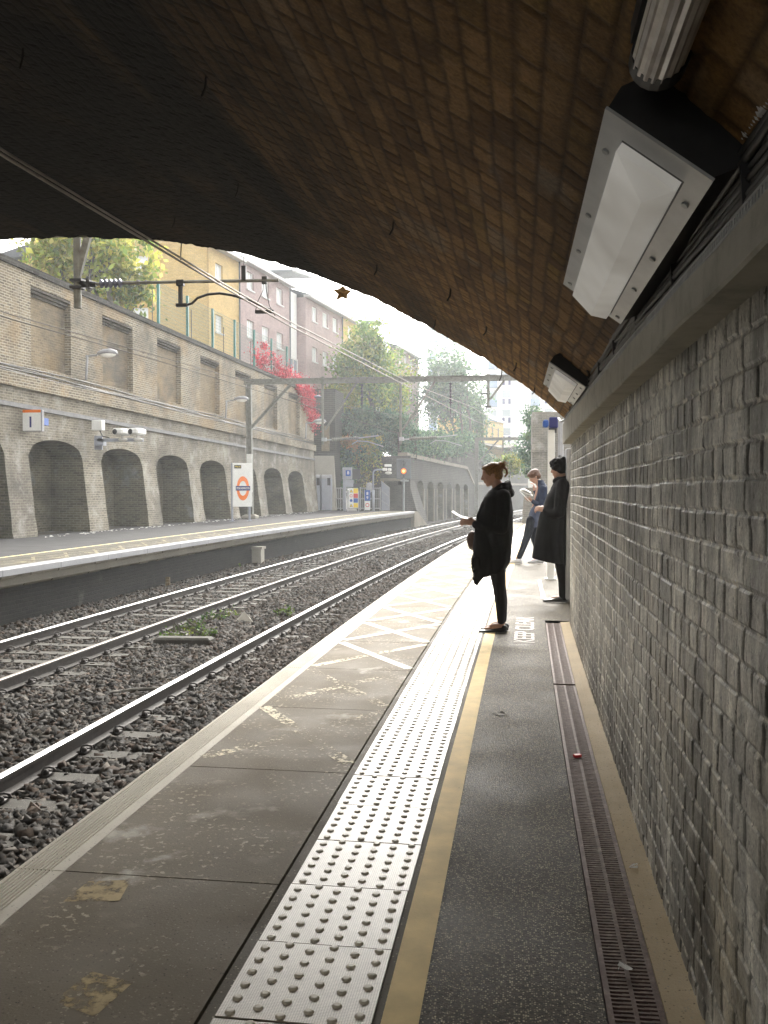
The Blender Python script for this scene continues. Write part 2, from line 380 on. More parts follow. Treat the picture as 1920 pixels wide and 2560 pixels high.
# tactile tile: fine square grid
b = NB('tactile_tile'); uvn = b.n('ShaderNodeUVMap', {'uv_map': 'uv'})
bt = b.n('ShaderNodeTexBrick', {'offset': 0.0}, Vector=uvn.outputs[0], Color1=(.67,.61,.49,1), Color2=(.61,.56,.45,1), Mortar=(.24,.20,.145,1), Scale=100.0, Mortar_Size=.045, Mortar_Smooth=.1, Brick_Width=.68, Row_Height=.68)
d = b.ramp(b.noise(2.2, detail=6), [(.35, .78), (.7, 1.05)]); col = b.mix(1.0, bt.outputs[0], d, 'MULTIPLY')
M['tile'] = b.end(b.bsdf(col, .42, spec=.45))
M['blister'] = plain('blister_stud', (.60,.54,.43), .5, var=.2, spec=.3)
def paint(name, c, lo, hi, scale=28, thin=None):
    """road paint on a real strip, worn through by a noise mask"""
    b = NB(name); n = b.noise(scale, detail=7, rough=.62); n2 = b.noise(2.5, detail=3)
    m = b.ramp(b.math('ADD', b.math('MULTIPLY', n, .6), b.math('MULTIPLY', n2, .4)), [(lo, 0), (hi, 1)])
    col = b.mix(1.0, tuple(c), b.ramp(b.noise(7, detail=5), [(.3,.78),(.7,1.05)]), 'MULTIPLY')
    pr = b.bsdf(col, .7, b.bump(b.noise(140, detail=3), .4, .003), spec=.12)
    tr = b.n('ShaderNodeBsdfTransparent').outputs[0]
    return b.end(b.n('ShaderNodeMixShader', i0=m, i1=tr, i2=pr).outputs[0])
M['yline'] = paint('yellow_line_paint', (.86,.66,.33), .30, .36, 60)
M['hatch0'] = paint('hatch_paint_fresh', (.92,.88,.76), .36, .42, 30)
M['hatch1'] = paint('hatch_paint_worn', (.82,.74,.56), .44, .50, 30)
M['hatch2'] = paint('hatch_paint_ghost', (.80,.72,.54), .50, .56, 34)
M['hatchy'] = paint('hatch_paint_yellow', (.86,.76,.42), .38, .43, 22)
M['ypatch'] = paint('ochre_paint_patch', (.50,.39,.21), .43, .56, 22)
M['wmark'] = paint('white_mark_paint', (.62,.60,.58), .40, .46, 40)
M['textp'] = paint('pink_white_text_paint', (.80,.74,.70), .34, .42, 50)
# rails
b = NB('rail_side_rust'); n = b.noise(14, detail=6); M['railside'] = b.end(b.bsdf(b.ramp(n, [(.3,(.022,.018,.016)),(.7,(.05,.04,.034))]), .6, b.bump(b.noise(60), .3, .004), metal=.2))
b = NB('rail_head_bright'); M['railtop'] = b.end(b.bsdf((.60,.59,.57), .38, metal=.9))
b = NB('rail_head_dull'); M['raildull'] = b.end(b.bsdf((.17,.15,.13), .5, metal=.5))
b = NB('ballast_stone'); a = b.n('ShaderNodeVertexColor', {'layer_name': 'tint'}); f = b.ramp(b.noise(40, detail=4), [(.3,.7),(.7,1.3)])
M['stone'] = b.end(b.bsdf(b.mix(1.0, a.outputs[0], f, 'MULTIPLY'), .85, b.bump(b.noise(120), .4, .003), spec=.2))
b = NB('cast_iron_rust'); n = b.noise(30, detail=6, rough=.7); M['castiron'] = b.end(b.bsdf(b.ramp(n, [(.3,(.07,.042,.034)),(.55,(.14,.088,.07)),(.75,(.26,.19,.155))]), .65, b.bump(b.noise(150), .5, .002), metal=.15, spec=.3))
b = NB('black_void'); M['void'] = b.end(b.bsdf((.008,.007,.006), .9))
def leafmat(name, tr=.45):
    b = NB(name); a = b.n('ShaderNodeVertexColor', {'layer_name': 'tint'})
    d = b.bsdf(a.outputs[0], .6, spec=.25); t = b.n('ShaderNodeBsdfTranslucent', Color=a.outputs[0]).outputs[0]
    return b.end(b.n('ShaderNodeMixShader', i0=tr, i1=d, i2=t).outputs[0])
M['leaf'] = leafmat('leaves')
M['bark'] = plain('bark', (.14,.13,.11), .9, var=.4, scale=9, bump=.5)
M['skin'] = plain('skin', (.42,.24,.17), .5, var=.1, scale=8)
M['black_cloth'] = plain('black_wool', (.005,.005,.0055), .85, var=.4, scale=18, spec=.15, bump=.4)
M['black_leggings'] = plain('black_leggings', (.005,.005,.006), .7, var=.3, scale=12, spec=.15)
M['navy_cloth'] = plain('navy_cloth', (.018,.028,.062), .8, var=.3, scale=14, spec=.2, bump=.3)
M['denim'] = plain('blue_grey_denim', (.07,.085,.14), .85, var=.3, scale=14, spec=.2, bump=.3)
M['darkjeans'] = plain('dark_jeans', (.015,.018,.028), .85, var=.3, scale=14, spec=.15)
M['leather'] = plain('brown_leather', (.10,.055,.04), .45, var=.3, scale=14)
M['paper'] = plain('paper', (.80,.79,.76), .7, var=.05)
M['blackshoe'] = plain('black_shoe', (.012,.012,.013), .3, var=.3, scale=14, spec=.6)
M['canvas'] = plain('white_canvas_shoe', (.62,.62,.64), .7, var=.15, scale=20)
b = NB('blond_hair'); hc_ = b.ramp(b.noise(60), [(.3,(.16,.08,.03)),(.7,(.42,.24,.09))]); M['blondhair'] = b.end(b.n('ShaderNodeMixShader', i0=.4, i1=b.bsdf(hc_, .45, b.bump(b.noise(300), .6, .004), spec=.4), i2=b.n('ShaderNodeBsdfTranslucent', Color=hc_).outputs[0]).outputs[0])
M['brownhair'] = plain('brown_hair', (.12,.055,.03), .5, var=.45, scale=40, bump=.6)
M['blackhair'] = plain('black_hair', (.004,.004,.0045), .7, var=.45, scale=40, spec=.1, bump=.8)
b = NB('brown_leaf'); M['fallleaf'] = b.end(b.n('ShaderNodeMixShader', i0=.6, i1=b.bsdf((.5,.30,.13), .7), i2=b.n('ShaderNodeBsdfTranslucent', Color=(.7,.45,.22,1)).outputs[0]).outputs[0])
M['hatchopp'] = paint('faded_opposite_hatch', (.30,.27,.18), .40, .5, 12)
# ------------------------------------------------------------------ ground and track bed
g = MB(); g.quad((-400,-200,-1.35), (400,-200,-1.35), (400,600,-1.35), (-400,600,-1.35)); struct(g.build('ground', M['soil']))
def slab_sheet(name, o0, o1, s0, s1, z, mat, ds=.5, fn=W, thick=None):
    if thick is None: m = sweep([(o0, z), (o1, z)], s0, s1, ds, closed=False, fn=fn)
    else: m = sweep([(o0, z-thick), (o1, z-thick), (o1, z), (o0, z)], s0, s1, ds, fn=fn)
    return struct(m.build(name, mat))
# bumpy ballast base
so = np.linspace(-9.1, -1.5, 100); ss = np.concatenate([np.linspace(-8, 30, 420), np.linspace(30.4, 125, 240)])
OO, SS = np.meshgrid(so, ss); ZZ = -1.075+.035*(fbm(OO*9, SS*9, 3)-.5)+.03*(fbm(OO*2, SS*2, 8)-.5)
V = Wn(OO, SS, 0); V[..., 2] = ZZ
bed = np_mesh('ballast_bed', V.reshape(-1, 3), grid_faces(len(ss), len(so)), M['bed'], smooth=True); struct(bed)
slab_sheet('cess_ground', -12, -8.9, 54, 125, -1.08, M['bed'])

RAILS = {'A': -7.50, 'B': -5.995, 'C': -3.955, 'D': -2.45}
RT = -.861
SL = np.arange(-2.2, 108, .665)
# stones: convex lumps, six faces each, one countless mass
def stones(n, o, s, z, size):
    cube = np.array([(i, j, k) for i in (-1,1) for j in (-1,1) for k in (-1,1)], float)*.5
    F = np.array([(0,1,3,2),(4,6,7,5),(0,4,5,1),(2,3,7,6),(0,2,6,4),(1,5,7,3)])
    P = cube[None]*(.72+.56*np.random.rand(n, 8, 1)); P = P+.16*(np.random.rand(n, 8, 3)-.5)
    P *= size[:, None, None]*np.stack([.8+.6*np.random.rand(n), .7+.5*np.random.rand(n), .45+.45*np.random.rand(n)], -1)[:, None, :]
    q = np.random.randn(n, 4); q[:, 1:3] *= .38; q /= np.linalg.norm(q, axis=1)[:, None]; w_, x, y, zz = q.T
    R = np.stack([1-2*(y*y+zz*zz), 2*(x*y-zz*w_), 2*(x*zz+y*w_), 2*(x*y+zz*w_), 1-2*(x*x+zz*zz), 2*(y*zz-x*w_), 2*(x*zz-y*w_), 2*(y*zz+x*w_), 1-2*(x*x+y*y)], -1).reshape(n, 3, 3)
    P = np.einsum('nij,nkj->nki', R, P); C = Wn(o, s, 0); C[:, 2] = z
    P = P+C[:, None, :]
    return P.reshape(-1, 3), (F[None]+(np.arange(n)*8)[:, None, None]).reshape(-1, 4)
def batch(n, s0, s1, size, o0=-8.95, o1=-1.75):
    # nearer stones denser
    t = np.random.rand(n); s = s0+(s1-s0)*t; o = o0+(o1-o0)*np.random.rand(n); sz = size*(.55+.9*np.random.rand(n)**1.4)
    z = -1.062+.02*np.random.rand(n)+.03*(fbm(o*2, s*2, 8)-.5)
    # shoulders and six-foot heaped a little, four-foot of the far track left low so the sleepers show
    ph = np.abs(((s-SL[0]+.3325) % .665)-.3325)                       # distance to sleeper centre line
    onfar = (o > -8.0) & (o < -5.5); onnear = (o > -4.5) & (o < -1.95); slp = ph < .14
    bare = vnoise(s*.45, o*0, 4)
    keep = ~(onfar & slp & ((np.random.rand(n) < .93) & ~((s > 9) & (s < 16) & (bare > .62))))
    nearbare = (s < 9.6) | (vnoise(s*.9, o*0+5, 12) > .8)
    keep &= ~((o > -3.9) & slp & (o < -3.28-.25*vnoise(s*3, s*0, 6)) & nearbare & (np.random.rand(n) < .90))
    for r in RAILS.values(): keep &= np.abs(o-r) > .085
    hp = np.where(((o > -5.5) & (o < -4.45)), .035, 0)+np.where(o > -3.6, .02, 0)+np.where(o < -8.1, .05, 0)
    z = z+hp*np.random.rand(n)
    z = np.where(onfar & ~slp, z-.012, z)
    return o[keep], s[keep], z[keep], sz[keep]
parts_ = [batch(86000, 4.6, 14, .054), batch(60000, 14, 26, .062), batch(30000, 26, 46, .08), batch(13000, 46, 85, .11)]
o_, s_, z_, sz_ = [np.concatenate(a) for a in zip(*parts_)]
V, F = stones(len(o_), o_, s_, z_, sz_)
base = np.array([(.10,.098,.098), (.15,.14,.13), (.075,.073,.075), (.19,.175,.16), (.115,.085,.068)])*.42*np.array([[1.04,.98,.88]])
ci = np.random.choice(5, len(o_), p=[.38,.22,.18,.04,.18]); c = base[ci]*(.75+.5*np.random.rand(len(o_), 1))
brn = np.clip((fbm(o_*.6, s_*.35, 31)-.5)*6, 0, 1)[:, None]*.45; c = c*(1-brn)+brn*c.mean(1, keepdims=True)*np.array([[1.25,.95,.75]])
tag(np_mesh('ballast_stones', V, F, M['stone'], smooth=True, col=np.repeat(c, 8, 0)), 'grey and brown crushed ballast stones between and beside the rails', 'ballast', kind='stuff')

# rails
def rail_prof(o):
    z = RT
    return [(o-.035,z-.006),(o-.026,z),(o+.026,z),(o+.035,z-.006),(o+.036,z-.036),(o+.010,z-.048),(o+.009,z-.13),(o+.07,z-.146),(o+.07,z-.157),(o-.07,z-.157),(o-.07,z-.146),(o-.009,z-.13),(o-.010,z-.048),(o-.036,z-.036)]
RL = {'A': ('far running rail of the far track, beside the opposite platform wall', 'railtop'), 'B': ('duller running rail of the far track nearest the six-foot of ballast', 'raildull'),
      'C': ('bright running rail of the near track, nearest rail in view', 'railtop'), 'D': ('running rail of the near track under the near platform edge', 'railtop')}
for k, o in RAILS.items():
    m = sweep(rail_prof(o), -8, 122, 1.0); me = m.mesh('rail'); me.materials.append(M['railside']); me.materials.append(M[RL[k][1]])
    for p in me.polygons:
        if p.normal.z > .75 and p.center.z > RT-.02: p.material_index = 1
    tag(link('rail', me, None), RL[k][0], 'rail', 'running rails of the two tracks')

# sleepers with rail clips
def clip_mesh(sg):
    m = MB(); pts = [(0,-.055,.015),(0,-.05,.05),(.0*sg,-.02,.072),(.03*sg,.0,.075),(.055*sg,.03,.06),(.06*sg,.05,.03),(.03*sg,.058,.022),(-.02*sg,.045,.03)]
    m.tube(pts, .0105, 6); m.box((0,0,.008), (.09,.13,.03)); m.blob((.012*sg,-.02,.03), (.03,.035,.028), 8, 5); return m.mesh('rail_clip', True)
slm = MB(); L = 2.5; prof = [(-.14,-.2),(.14,-.2),(.105,0),(-.105,0)]
slm.rings([[(x, y, z) for y, z in prof] for x in (-L/2, -.9, -.5, .5, .9, L/2)])
sl_me = slm.mesh('sleeper'); sl_me.materials.append(M['sleeper'])
clips = [clip_mesh(1), clip_mesh(-1)]
for c_ in clips: c_.materials.append(M['railside'])
def sleeper(oc, s, lab, grp):
    o = bpy.data.objects.new('sleeper', sl_me); COL.objects.link(o); o.location = W(oc, s, -1.022); o.rotation_euler = (0,0,heading(s)); tag(o, lab, 'sleeper', grp)
    if s < 34:
        for rx in (-.7525, .7525):
            for sg in (-1, 1):
                c = bpy.data.objects.new('rail_clip', clips[0 if sg > 0 else 1]); COL.objects.link(c); c.parent = o; c.location = (rx+sg*.085, 0, 0)
    return o
for s in SL:
    if s > 8: sleeper(-6.7475, s, 'grey concrete sleeper under the far track, half sunk in ballast', 'sleepers of the far track')
    if 5 < s < 60: sleeper(-3.2025, s, 'grey concrete sleeper under the near track, mostly buried in ballast', 'sleepers of the near track')

# ------------------------------------------------------------------ near platform
PE = 37.5
platform = sweep([(-1.70,-1.3),(-1.70,-.10),(3.2,-.10),(3.2,-1.3)], -14, PE, 1.0); struct(platform.build('platform', M['darkbrick']))
def ridges(o0, o1, n, z, d=.005):
    p = []; w_ = (o1-o0)/n
    for i in range(n): a = o0+i*w_; p += [(a, z), (a+w_*.62, z), (a+w_*.72, z-d), (a+w_*.9, z-d)]
    return p+[(o1, z)]
def edge_strip(sa, sb):
    pr = [(-1.76,-.09),(-1.76,-.006),(-1.752,0)]+ridges(-1.745, -1.625, 8, 0, .006)+[(-1.575,0),(-1.575,-.09)]
    return sweep(pr, sa, sb, .75)
js = [-13, -8.2, -4.45, -.7, 3.05, 6.8, 10.55, 14.3, 18.05, 21.8, 25.55, 29.3, 33.05, PE]
m = MB()
for a, b_ in zip(js[:-1], js[1:]):
    e = edge_strip(a+.003, b_-.003); m.add(e.v, e.f)
struct(m.build('platform_edge', M['kerb']))
m = MB(); q = -13.2
while q < PE:
    e = sweep([(-1.573,-.09),(-1.573,.0),(-.800,0.0),(-.800,-.09)], q+.004, min(q+1.246, PE), .6); m.add(e.v, e.f); q += 1.25
struct(m.build('platform_slabs', M['slab']))
slab_sheet('slab_bed', -1.74, 0.24, -13, PE, -.03, M['mortar'])
slab_sheet('tactile_bedding', -.793, -.335, -13, PE, -.005, M['mortar'])
# tactile tiles with blister studs
T0, TP, TN = -.757, .4, 96
m = MB(); uv = []; V = []; F = []; UV = []; st = MB()
s = 2.255-.405*8
k = 0
oct_ = [(math.cos(2*PI*i/10), math.sin(2*PI*i/10)) for i in range(10)]
SV = []; SF = []
while s < PE-.4:
    jit = random.uniform(-.002, .002); jz = random.uniform(-.0015, .0015)
    P = [(T0+jit, s), (T0+TP+jit, s), (T0+TP+jit, s+.3985), (T0+jit, s+.3985)]
    n0 = len(V)
    for (o, q) in P: V.append(W(o, q, .002+jz)); UV.append((o-T0, q-s))
    for (o, q) in P: V.append(W(o, q, -.03)); UV.append((o-T0, q-s))
    F += [(n0,n0+1,n0+2,n0+3), (n0+4,n0+5,n0+1,n0), (n0+5,n0+6,n0+2,n0+1), (n0+6,n0+7,n0+3,n0+2), (n0+7,n0+4,n0,n0+3)]
    for i in range(6):
        for j in range(6):
            o = T0+jit+(i+.5)*TP/6; q = s+(j+(.3 if i % 2 == 0 else .74))*.402/6+.0; n1 = len(SV); cx, cy_, cz = W(o, q, .002+jz)
            nn = 10 if s < 9 else 6
            for r, z in ((.0145,0),(.0112,.0046),(.008,.0056)):
                for t in range(nn):
                    an = 2*PI*t/nn; SV.append((cx+r*math.cos(an), cy_+r*math.sin(an), cz+z))
            for l in range(2):
                for t in range(nn): SF.append((n1+l*nn+t, n1+l*nn+(t+1)%nn, n1+(l+1)*nn+(t+1)%nn, n1+(l+1)*nn+t))
            SF.append(tuple(n1+2*nn+t for t in range(nn)))
    s += .405; k += 1
til = np_mesh('tactile_paving', np.array(V), np.array(F), M['tile'], uv=np.array(UV)); struct(til)
me = bpy.data.meshes.new('blisters'); me.from_pydata(SV, [], SF); me.update(); bl = link('tactile_blisters', me, M['blister']); struct(bl)
# asphalt and its gutter
def open_arch(o, s): return o
slab_sheet('platform_asphalt', -.335, .232, -13, PE, .0, M['asphalt'], .5)
slab_sheet('platform_asphalt_open', .232, 3.2, 9.62, PE, .0, M['asphalt'], .5)
slab_sheet('yellow_line', -.333, -.238, -13, PE, .004, M['yline'], .4)
struct(sweep([(.384,-.05),(.384,.004),(.43,.005),(.465,.009),(.50,.018),(.50,-.05)], -13, 9.5, .5).build('gutter', M['cement']))
slab_sheet('drain_channel', .215, .39, -13, 9.5, -.06, M['void'])
def grate(sa, sb, lab, bars=True):
    t = thing('drain_grate', lab, 'drain', W(.3, sa, 0), 0, 'drain covers along the wall foot')
    m = MB()
    for o0, o1 in ((.236,.252),(.303,.315),(.366,.382)):
        e = sweep([(o0,-.02),(o1,-.02),(o1,.002),(o0,.002)], sa, sb-.006, .5); m.add(e.v, e.f)
    fr = m.build('frame', M['castiron'], t); fr.matrix_parent_inverse = Matrix.Translation(-t.location)
    m = MB(); q = sa+.008; i = 0
    while q < sb-.01:
        for (o0, o1), dq in (((.252,.303), 0), ((.315,.366), .0)):
            a = math.atan(1/RAD); mid = (o0+o1)/2+(.006 if i % 2 else -.006)
            for p0, p1, wd in ((o0, mid, .008), (mid, o1, .0105)):
                c0 = W((p0+p1)/2, q+dq+(.002 if p0 == mid else 0), -.006); m.box(c0, (p1-p0+.001, wd, .014), heading(q))
        q += .0197; i += 1
    br = m.build('bars', M['castiron'], t); br.matrix_parent_inverse = Matrix.Translation(-t.location)
    return t
grate(-.2, 6.46, 'rusty slotted iron drain cover at the wall foot, the long nearer one')
grate(6.5, 9.45, 'rusty slotted iron drain cover, the far one ending at the wall corner')

# hatching painted between edge and tactile paving
def stripe(p0, p1, wd, mat, z=.0045, mb=None, n=6):
    m = mb or MB(); d = Vector((p1[0]-p0[0], p1[1]-p0[1])); L = d.length; d /= L; nn = Vector((-d.y, d.x))*wd/2
    for i in range(n):
        a = Vector(p0)+d*L*i/n; c = Vector(p0)+d*L*(i+1)/n
        m.quad(W(a.x-nn.x, a.y-nn.y, z), W(a.x+nn.x, a.y+nn.y, z), W(c.x+nn.x, c.y+nn.y, z), W(c.x-nn.x, c.y-nn.y, z))
    return m
E0, E1 = -1.555, -.815
hs0 = 6.82; P1 = 1.215
sets = {'hatch0': [], 'hatch1': [], 'hatch2': [], 'hatchy': []}
for i in range(-2, 24):
    a = hs0+P1*i; b_ = a+P1
    if b_ > PE: break
    l1 = ((E0, a+.06), (E1, b_-.06)); l2 = ((E1, a+.06), (E0, b_-.06))
    if i <= -2: sets['hatch2'] += [l1, l2]
    elif i == -1: sets['hatch2'] += [l1, l2]
    elif i == 0: sets['hatch1'] += [l1]; sets['hatch0'] += [l2]
    elif i < 3: sets['hatch0'] += [l1, l2]
    else: sets['hatchy'] += [l1]; sets['hatchy' if i % 2 else 'hatch0'] += [l2]
for key, ls in sets.items():
    m = MB()
    for j, (p, q) in enumerate(ls): stripe(p, q, .078, None, .0014+.0009*(j % 2), m)
    struct(m.build('hatch_marking', M[key]))
m = MB(); m.quad(W(-1.46,2.82,.0014), W(-1.28,2.85,.0014), W(-1.31,3.01,.0014), W(-1.45,2.98,.0014)); m.quad(W(-1.2,2.26,.0014), W(-1.06,2.21,.0014), W(-1.03,2.38,.0014), W(-1.17,2.42,.0014))
pass
struct(m.build('paint_patches', M['ypatch']))
# small white marks on the asphalt
m = MB(); pts = [(.235,11.5),(.235,12.0),(.222,12.6),(.21,13.2),(.20,13.85)]
for a, b_ in zip(pts[:-1], pts[1:]): stripe(a, b_, .05, None, .004, m, 2)
for i in range(9): stripe((.37+.028*i, 15.45), (.37+.028*i, 15.85), .014, None, .004, m, 1)
struct(m.build('line_marks', M['wmark']))

def text_mesh(txt, size, extrude=0.0, align='CENTER', bold=0.0):
    c = bpy.data.curves.new('lettering', 'FONT'); c.body = txt; c.size = size; c.align_x = align; c.align_y = 'CENTER'; c.extrude = extrude; c.offset = bold
    o = bpy.data.objects.new('lettering', c); COL.objects.link(o); bpy.context.view_layer.update()
    dg = bpy.context.evaluated_depsgraph_get(); me = bpy.data.meshes.new_from_object(o.evaluated_get(dg)); bpy.data.objects.remove(o); bpy.data.curves.remove(c); return me
# KEEP CLEAR painted on the asphalt, reading away from the camera, letter tops to the left
me = text_mesh('KEEP CLEAR', 1.0, bold=.012)
xs = [v.co.x for v in me.vertices]; ys = [v.co.y for v in me.vertices]; lx = max(xs)-min(xs); ly = max(ys)-min(ys); mx = (max(xs)+min(xs))/2; my = (max(ys)+min(ys))/2
for v in me.vertices:
    t = (v.co.x-mx)/lx*1.62; h = (v.co.y-my)/ly*.185; v.co = Vector(W(.03-h, 9.0+t, .0045))
struct(link('keep_clear_lettering', me, M['textp']))

# ------------------------------------------------------------------ near wall (real brick relief) and ledge
WO = .475
def near_wall():
    dz = .0058
    s = np.concatenate([np.arange(.9, 4, .0055), np.arange(4, 9.42, .011)]); z = np.arange(-.03, 1.80, dz); S_, Z_ = np.meshgrid(s, z, indexing='ij')
    m, r1, r2 = bricks(S_, Z_+.02, seed=3, wob=.010)
    u_ = S_+.02*(fbm(S_*3, Z_*3, 8)-.5); v_ = Z_+.02+.02*(fbm(S_*2.3, Z_*2.3, 12)-.5); row = np.floor(v_/.077).astype(np.int64); LL = np.where(row % 2 == 0, .116, .232); uo = u_+hash2(row, row*0+3, 3)*.12
    cxx = np.floor(uo/LL).astype(np.int64); du = np.minimum(uo-cxx*LL, (cxx+1)*LL-uo); dv = np.minimum(v_-row*.077, (row+1)*.077-v_); r1 = hash2(cxx, row, 4); r2 = hash2(cxx, row, 80)
    ns = fbm(S_*45, Z_*16, 66, 3)-.5; mv = np.clip((du-.0055+.016*ns)/.006, 0, 1); mh = np.clip((dv-.0035+.006*ns)/.004, 0, 1); m = mv*mh; WM = (mv, mh)
    patch = fbm(S_*1.1, Z_*1.4, 21); fl = fbm(S_*9, Z_*9, 22, 5); fl2 = fbm(S_*30, Z_*22, 23, 3)
    spall = np.clip((fbm(S_*4, Z_*5, 40)-.62)*9, 0, 1)*.6
    d = m*.0042+(r1-.5)*.0018*m-spall*.004+(fl-.5)*.003+(fl2-.5)*.003
    streak = fbm(S_*14, Z_*1.2, 55, 4)
    P = Wn(WO-d, S_, Z_)
    P[..., 2] = Z_
    g1 = np.array((.70,.675,.60)); g2 = np.array((.38,.355,.30)); g3 = np.array((.42,.35,.22)); dk = np.array((.045,.038,.030))
    c = g1*(1-r2[..., None]*.45)+0*P
    t = np.clip((fl-.50)*7, 0, 1)[..., None]; c = c*(1-t*.55)+g2*t*.55
    t = (np.clip((patch-.5)*6, 0, 1)*np.clip(1.2-Z_, 0, 1))[..., None]; c = c*(1-t*.7)+g3*.8*t*.7
    t = np.clip((streak-.55)*7, 0, 1)[..., None]*.6; c = c*(1-t)+dk*1.6*t
    t = (np.clip((.95-Z_)/.9, 0, 1)*np.clip((fbm(S_*2.2, Z_*2.2, 60)-.42)*4, 0, 1))[..., None]; c = c*(1-t*.45)+dk*2*t*.45
    w_ = np.clip((fl2-.66)*9, 0, 1)[..., None]; c = c*(1-w_*.5)+np.array((.42,.40,.35))*w_*.5
    mv, mh = WM
    blot = np.clip((fbm(S_*3.2, Z_*2.0, 91, 5)-.48)*8, 0, 1)[..., None]; c = c*(1-blot*.55)*1.12
    mott = (.40+1.2*fbm(S_*30, Z_*15, 92, 4))[..., None]; c = c*mott
    c = c*(mv[..., None]*.72+.28)*(mh[..., None]*.4+.6)
    hl = ((1-mh)*np.clip((fbm(S_*40, Z_*8, 93, 3)-.52)*9, 0, 1))[..., None]; c = c*(1-hl)+np.array((.62,.58,.48))*hl  # pale glints of light painted into the horizontal joints
    P = P.reshape(-1, 3); return P, grid_faces(len(s), len(z)), c.reshape(-1, 3)
P, F, c = near_wall()
nw = np_mesh('near_wall', P, F, M['wall_near'], smooth=False, col=c)
body = sweep([(WO,-.4),(WO+.02,1.95),(WO+.9,1.95),(WO+.9,-.4)], .9, 9.41, 1.0); 
rear = sweep([(WO,-.4),(WO,1.8),(WO+.9,1.8),(WO+.9,-.4)], -8, .9, 1.0)
wt = thing('brick_side_wall', 'grey flaking painted brick wall of the bridge close on the right of the platform', 'wall', W(WO, 5, 0))
Ti = Matrix.Translation(-wt.location)
for o in (nw,): o.name = 'brick_face'; o.parent = wt; o.matrix_parent_inverse = Ti
o = body.build('wall_core', M['low'], wt); o.matrix_parent_inverse = Ti
o = rear.build('wall_core', M['low'], wt); o.matrix_parent_inverse = Ti
# plaster ledge on top of the wall
def ledge_z(s): return 1.725+.006*s, 1.787+.0215*s
m = MB(); R = []
for s in np.arange(-8, 9.47, .25):
    a, b_ = ledge_z(max(s, 0)); j = .0025*math.sin(s*7.1)+.002*math.sin(s*19)
    R.append([W(WO+.12, s, a), W(.393+j, s, a), W(.387+j, s, a+.006), W(.387+j, s, b_-.008), W(.395+j, s, b_), W(WO+.12, s, b_)])
m.rings(R); o = m.build('ledge', M['ledge'], wt); o.matrix_parent_inverse = Ti

# ------------------------------------------------------------------ vault of the bridge
REL = [(0.06,1.93),(0,1.985),(-.06,2.04),(-.2,2.165),(-.38,2.32),(-.66,2.52),(-1.08,2.79),(-1.54,3.05),(-1.78,3.18),(-2.11,3.35),(-2.5,3.515),(-2.84,3.63),(-3.33,3.78),(-3.97,3.915),(-4.48,3.98),(-5.0,4.02),(-5.52,4.04),(-6.04,4.05),(-6.75,4.05)]
REL = REL+[(-13.5-x, z) for x, z in REL[-2::-1]]
px = np.array([p[0] for p in REL]); pz = np.array([p[1] for p in REL]); al = np.concatenate([[0], np.cumsum(np.hypot(np.diff(px), np.diff(pz)))])
def catm(t):   # smooth through the profile
    return np.interp(t, al, px), np.interp(t, al, pz)
def smooth_prof():
    t = np.linspace(0, al[-1], 1600); x, z = catm(t); k = np.hanning(61); k /= k.sum()
    xp = np.pad(x, 30, mode='reflect', reflect_type='odd'); zp = np.pad(z, 30, mode='reflect', reflect_type='odd')
    return t, np.convolve(xp, k, 'valid'), np.convolve(zp, k, 'valid')
tt, sx_, sz_2 = smooth_prof()
tz = np.gradient(sz_2, tt); tx = np.gradient(sx_, tt)
def vault(t, s, hi=True):
    T, S_ = np.meshgrid(t, s, indexing='ij')
    x = np.interp(T, tt, sx_); z = np.interp(T, tt, sz_2); nx = -np.interp(T, tt, tz); nz = np.interp(T, tt, tx); l = np.hypot(nx, nz); nx /= l; nz /= l
    sg = np.where(nz > 0, -1, 1); nx = nx*sg; nz = nz*sg       # normal pointing down into the tunnel
    m, r1, r2 = bricks(S_+.02, T, seed=11, wob=.02, L=.235, H=.079, j=.009)
    fl = fbm(S_*8, T*8, 71, 4); big = fbm(S_*.9, T*.9, 72, 4); band = fbm(S_*.35, T*2.2, 75, 3)
    d = m*.0035+(r1-.5)*.0012*m+(fl-.5)*.003+(big-.5)*.02+(fbm(S_*30, T*30, 44, 3)-.5)*.005
    edge = np.clip((S_-9.22)/.16, 0, 1); d = d-edge*np.clip((fbm(S_*9, T*7, 90)-.45), 0, 1)*.10
    P = Wn(WO+x+nx*d, S_, 0); P[..., 2] = z+nz*d-.008*(9.4-np.clip(S_, -1, 9.4))
    jit = .025*(hash2(np.floor(T/.083).astype(int), np.floor(T/.083).astype(int)*0, 5)-.5)*(S_ > 9.38)
    P[..., 1] += jit
    a = np.array((.38,.215,.080)); b2 = np.array((.17,.088,.032)); yel = np.array((.36,.22,.05)); soot_shade = np.array((.004,.0037,.0028))
    c = a*(1-r2[..., None])+b2*r2[..., None]+0*P
    y = (np.clip((r1-.7)*3.3, 0, 1)*np.clip((fbm(S_*1.3, T*1.3, 66)-.4)*4, 0, 1))[..., None]*.6; c = c*(1-y)+yel*y
    t2 = np.clip((fl-.5)*5, 0, 1)[..., None]*.5; c = c*(1-t2)+c*.5*t2
    lime = np.clip((fbm(S_*2.5, T*5, 83)-.6)*7, 0, 1)[..., None]*.35*np.clip((2.6-T)/1.5, 0, 1)[..., None]; c = c*(1-lime)+np.array((.33,.30,.25))*lime
    so_ = (np.clip((T-.8)/2.4, 0, 1)*.985+.28*(big-.5)+.35*np.clip((band-.52)*4, 0, 1))[..., None]; so_ = np.clip(so_, 0, .99); c = c*(1-so_)+soot_shade*so_  # soot, plus painted shade darkening the vault away from the near wall
    c = c*(m[..., None]*.62+.38)
    return P.reshape(-1, 3), grid_faces(len(t), len(s)), c.reshape(-1, 3)
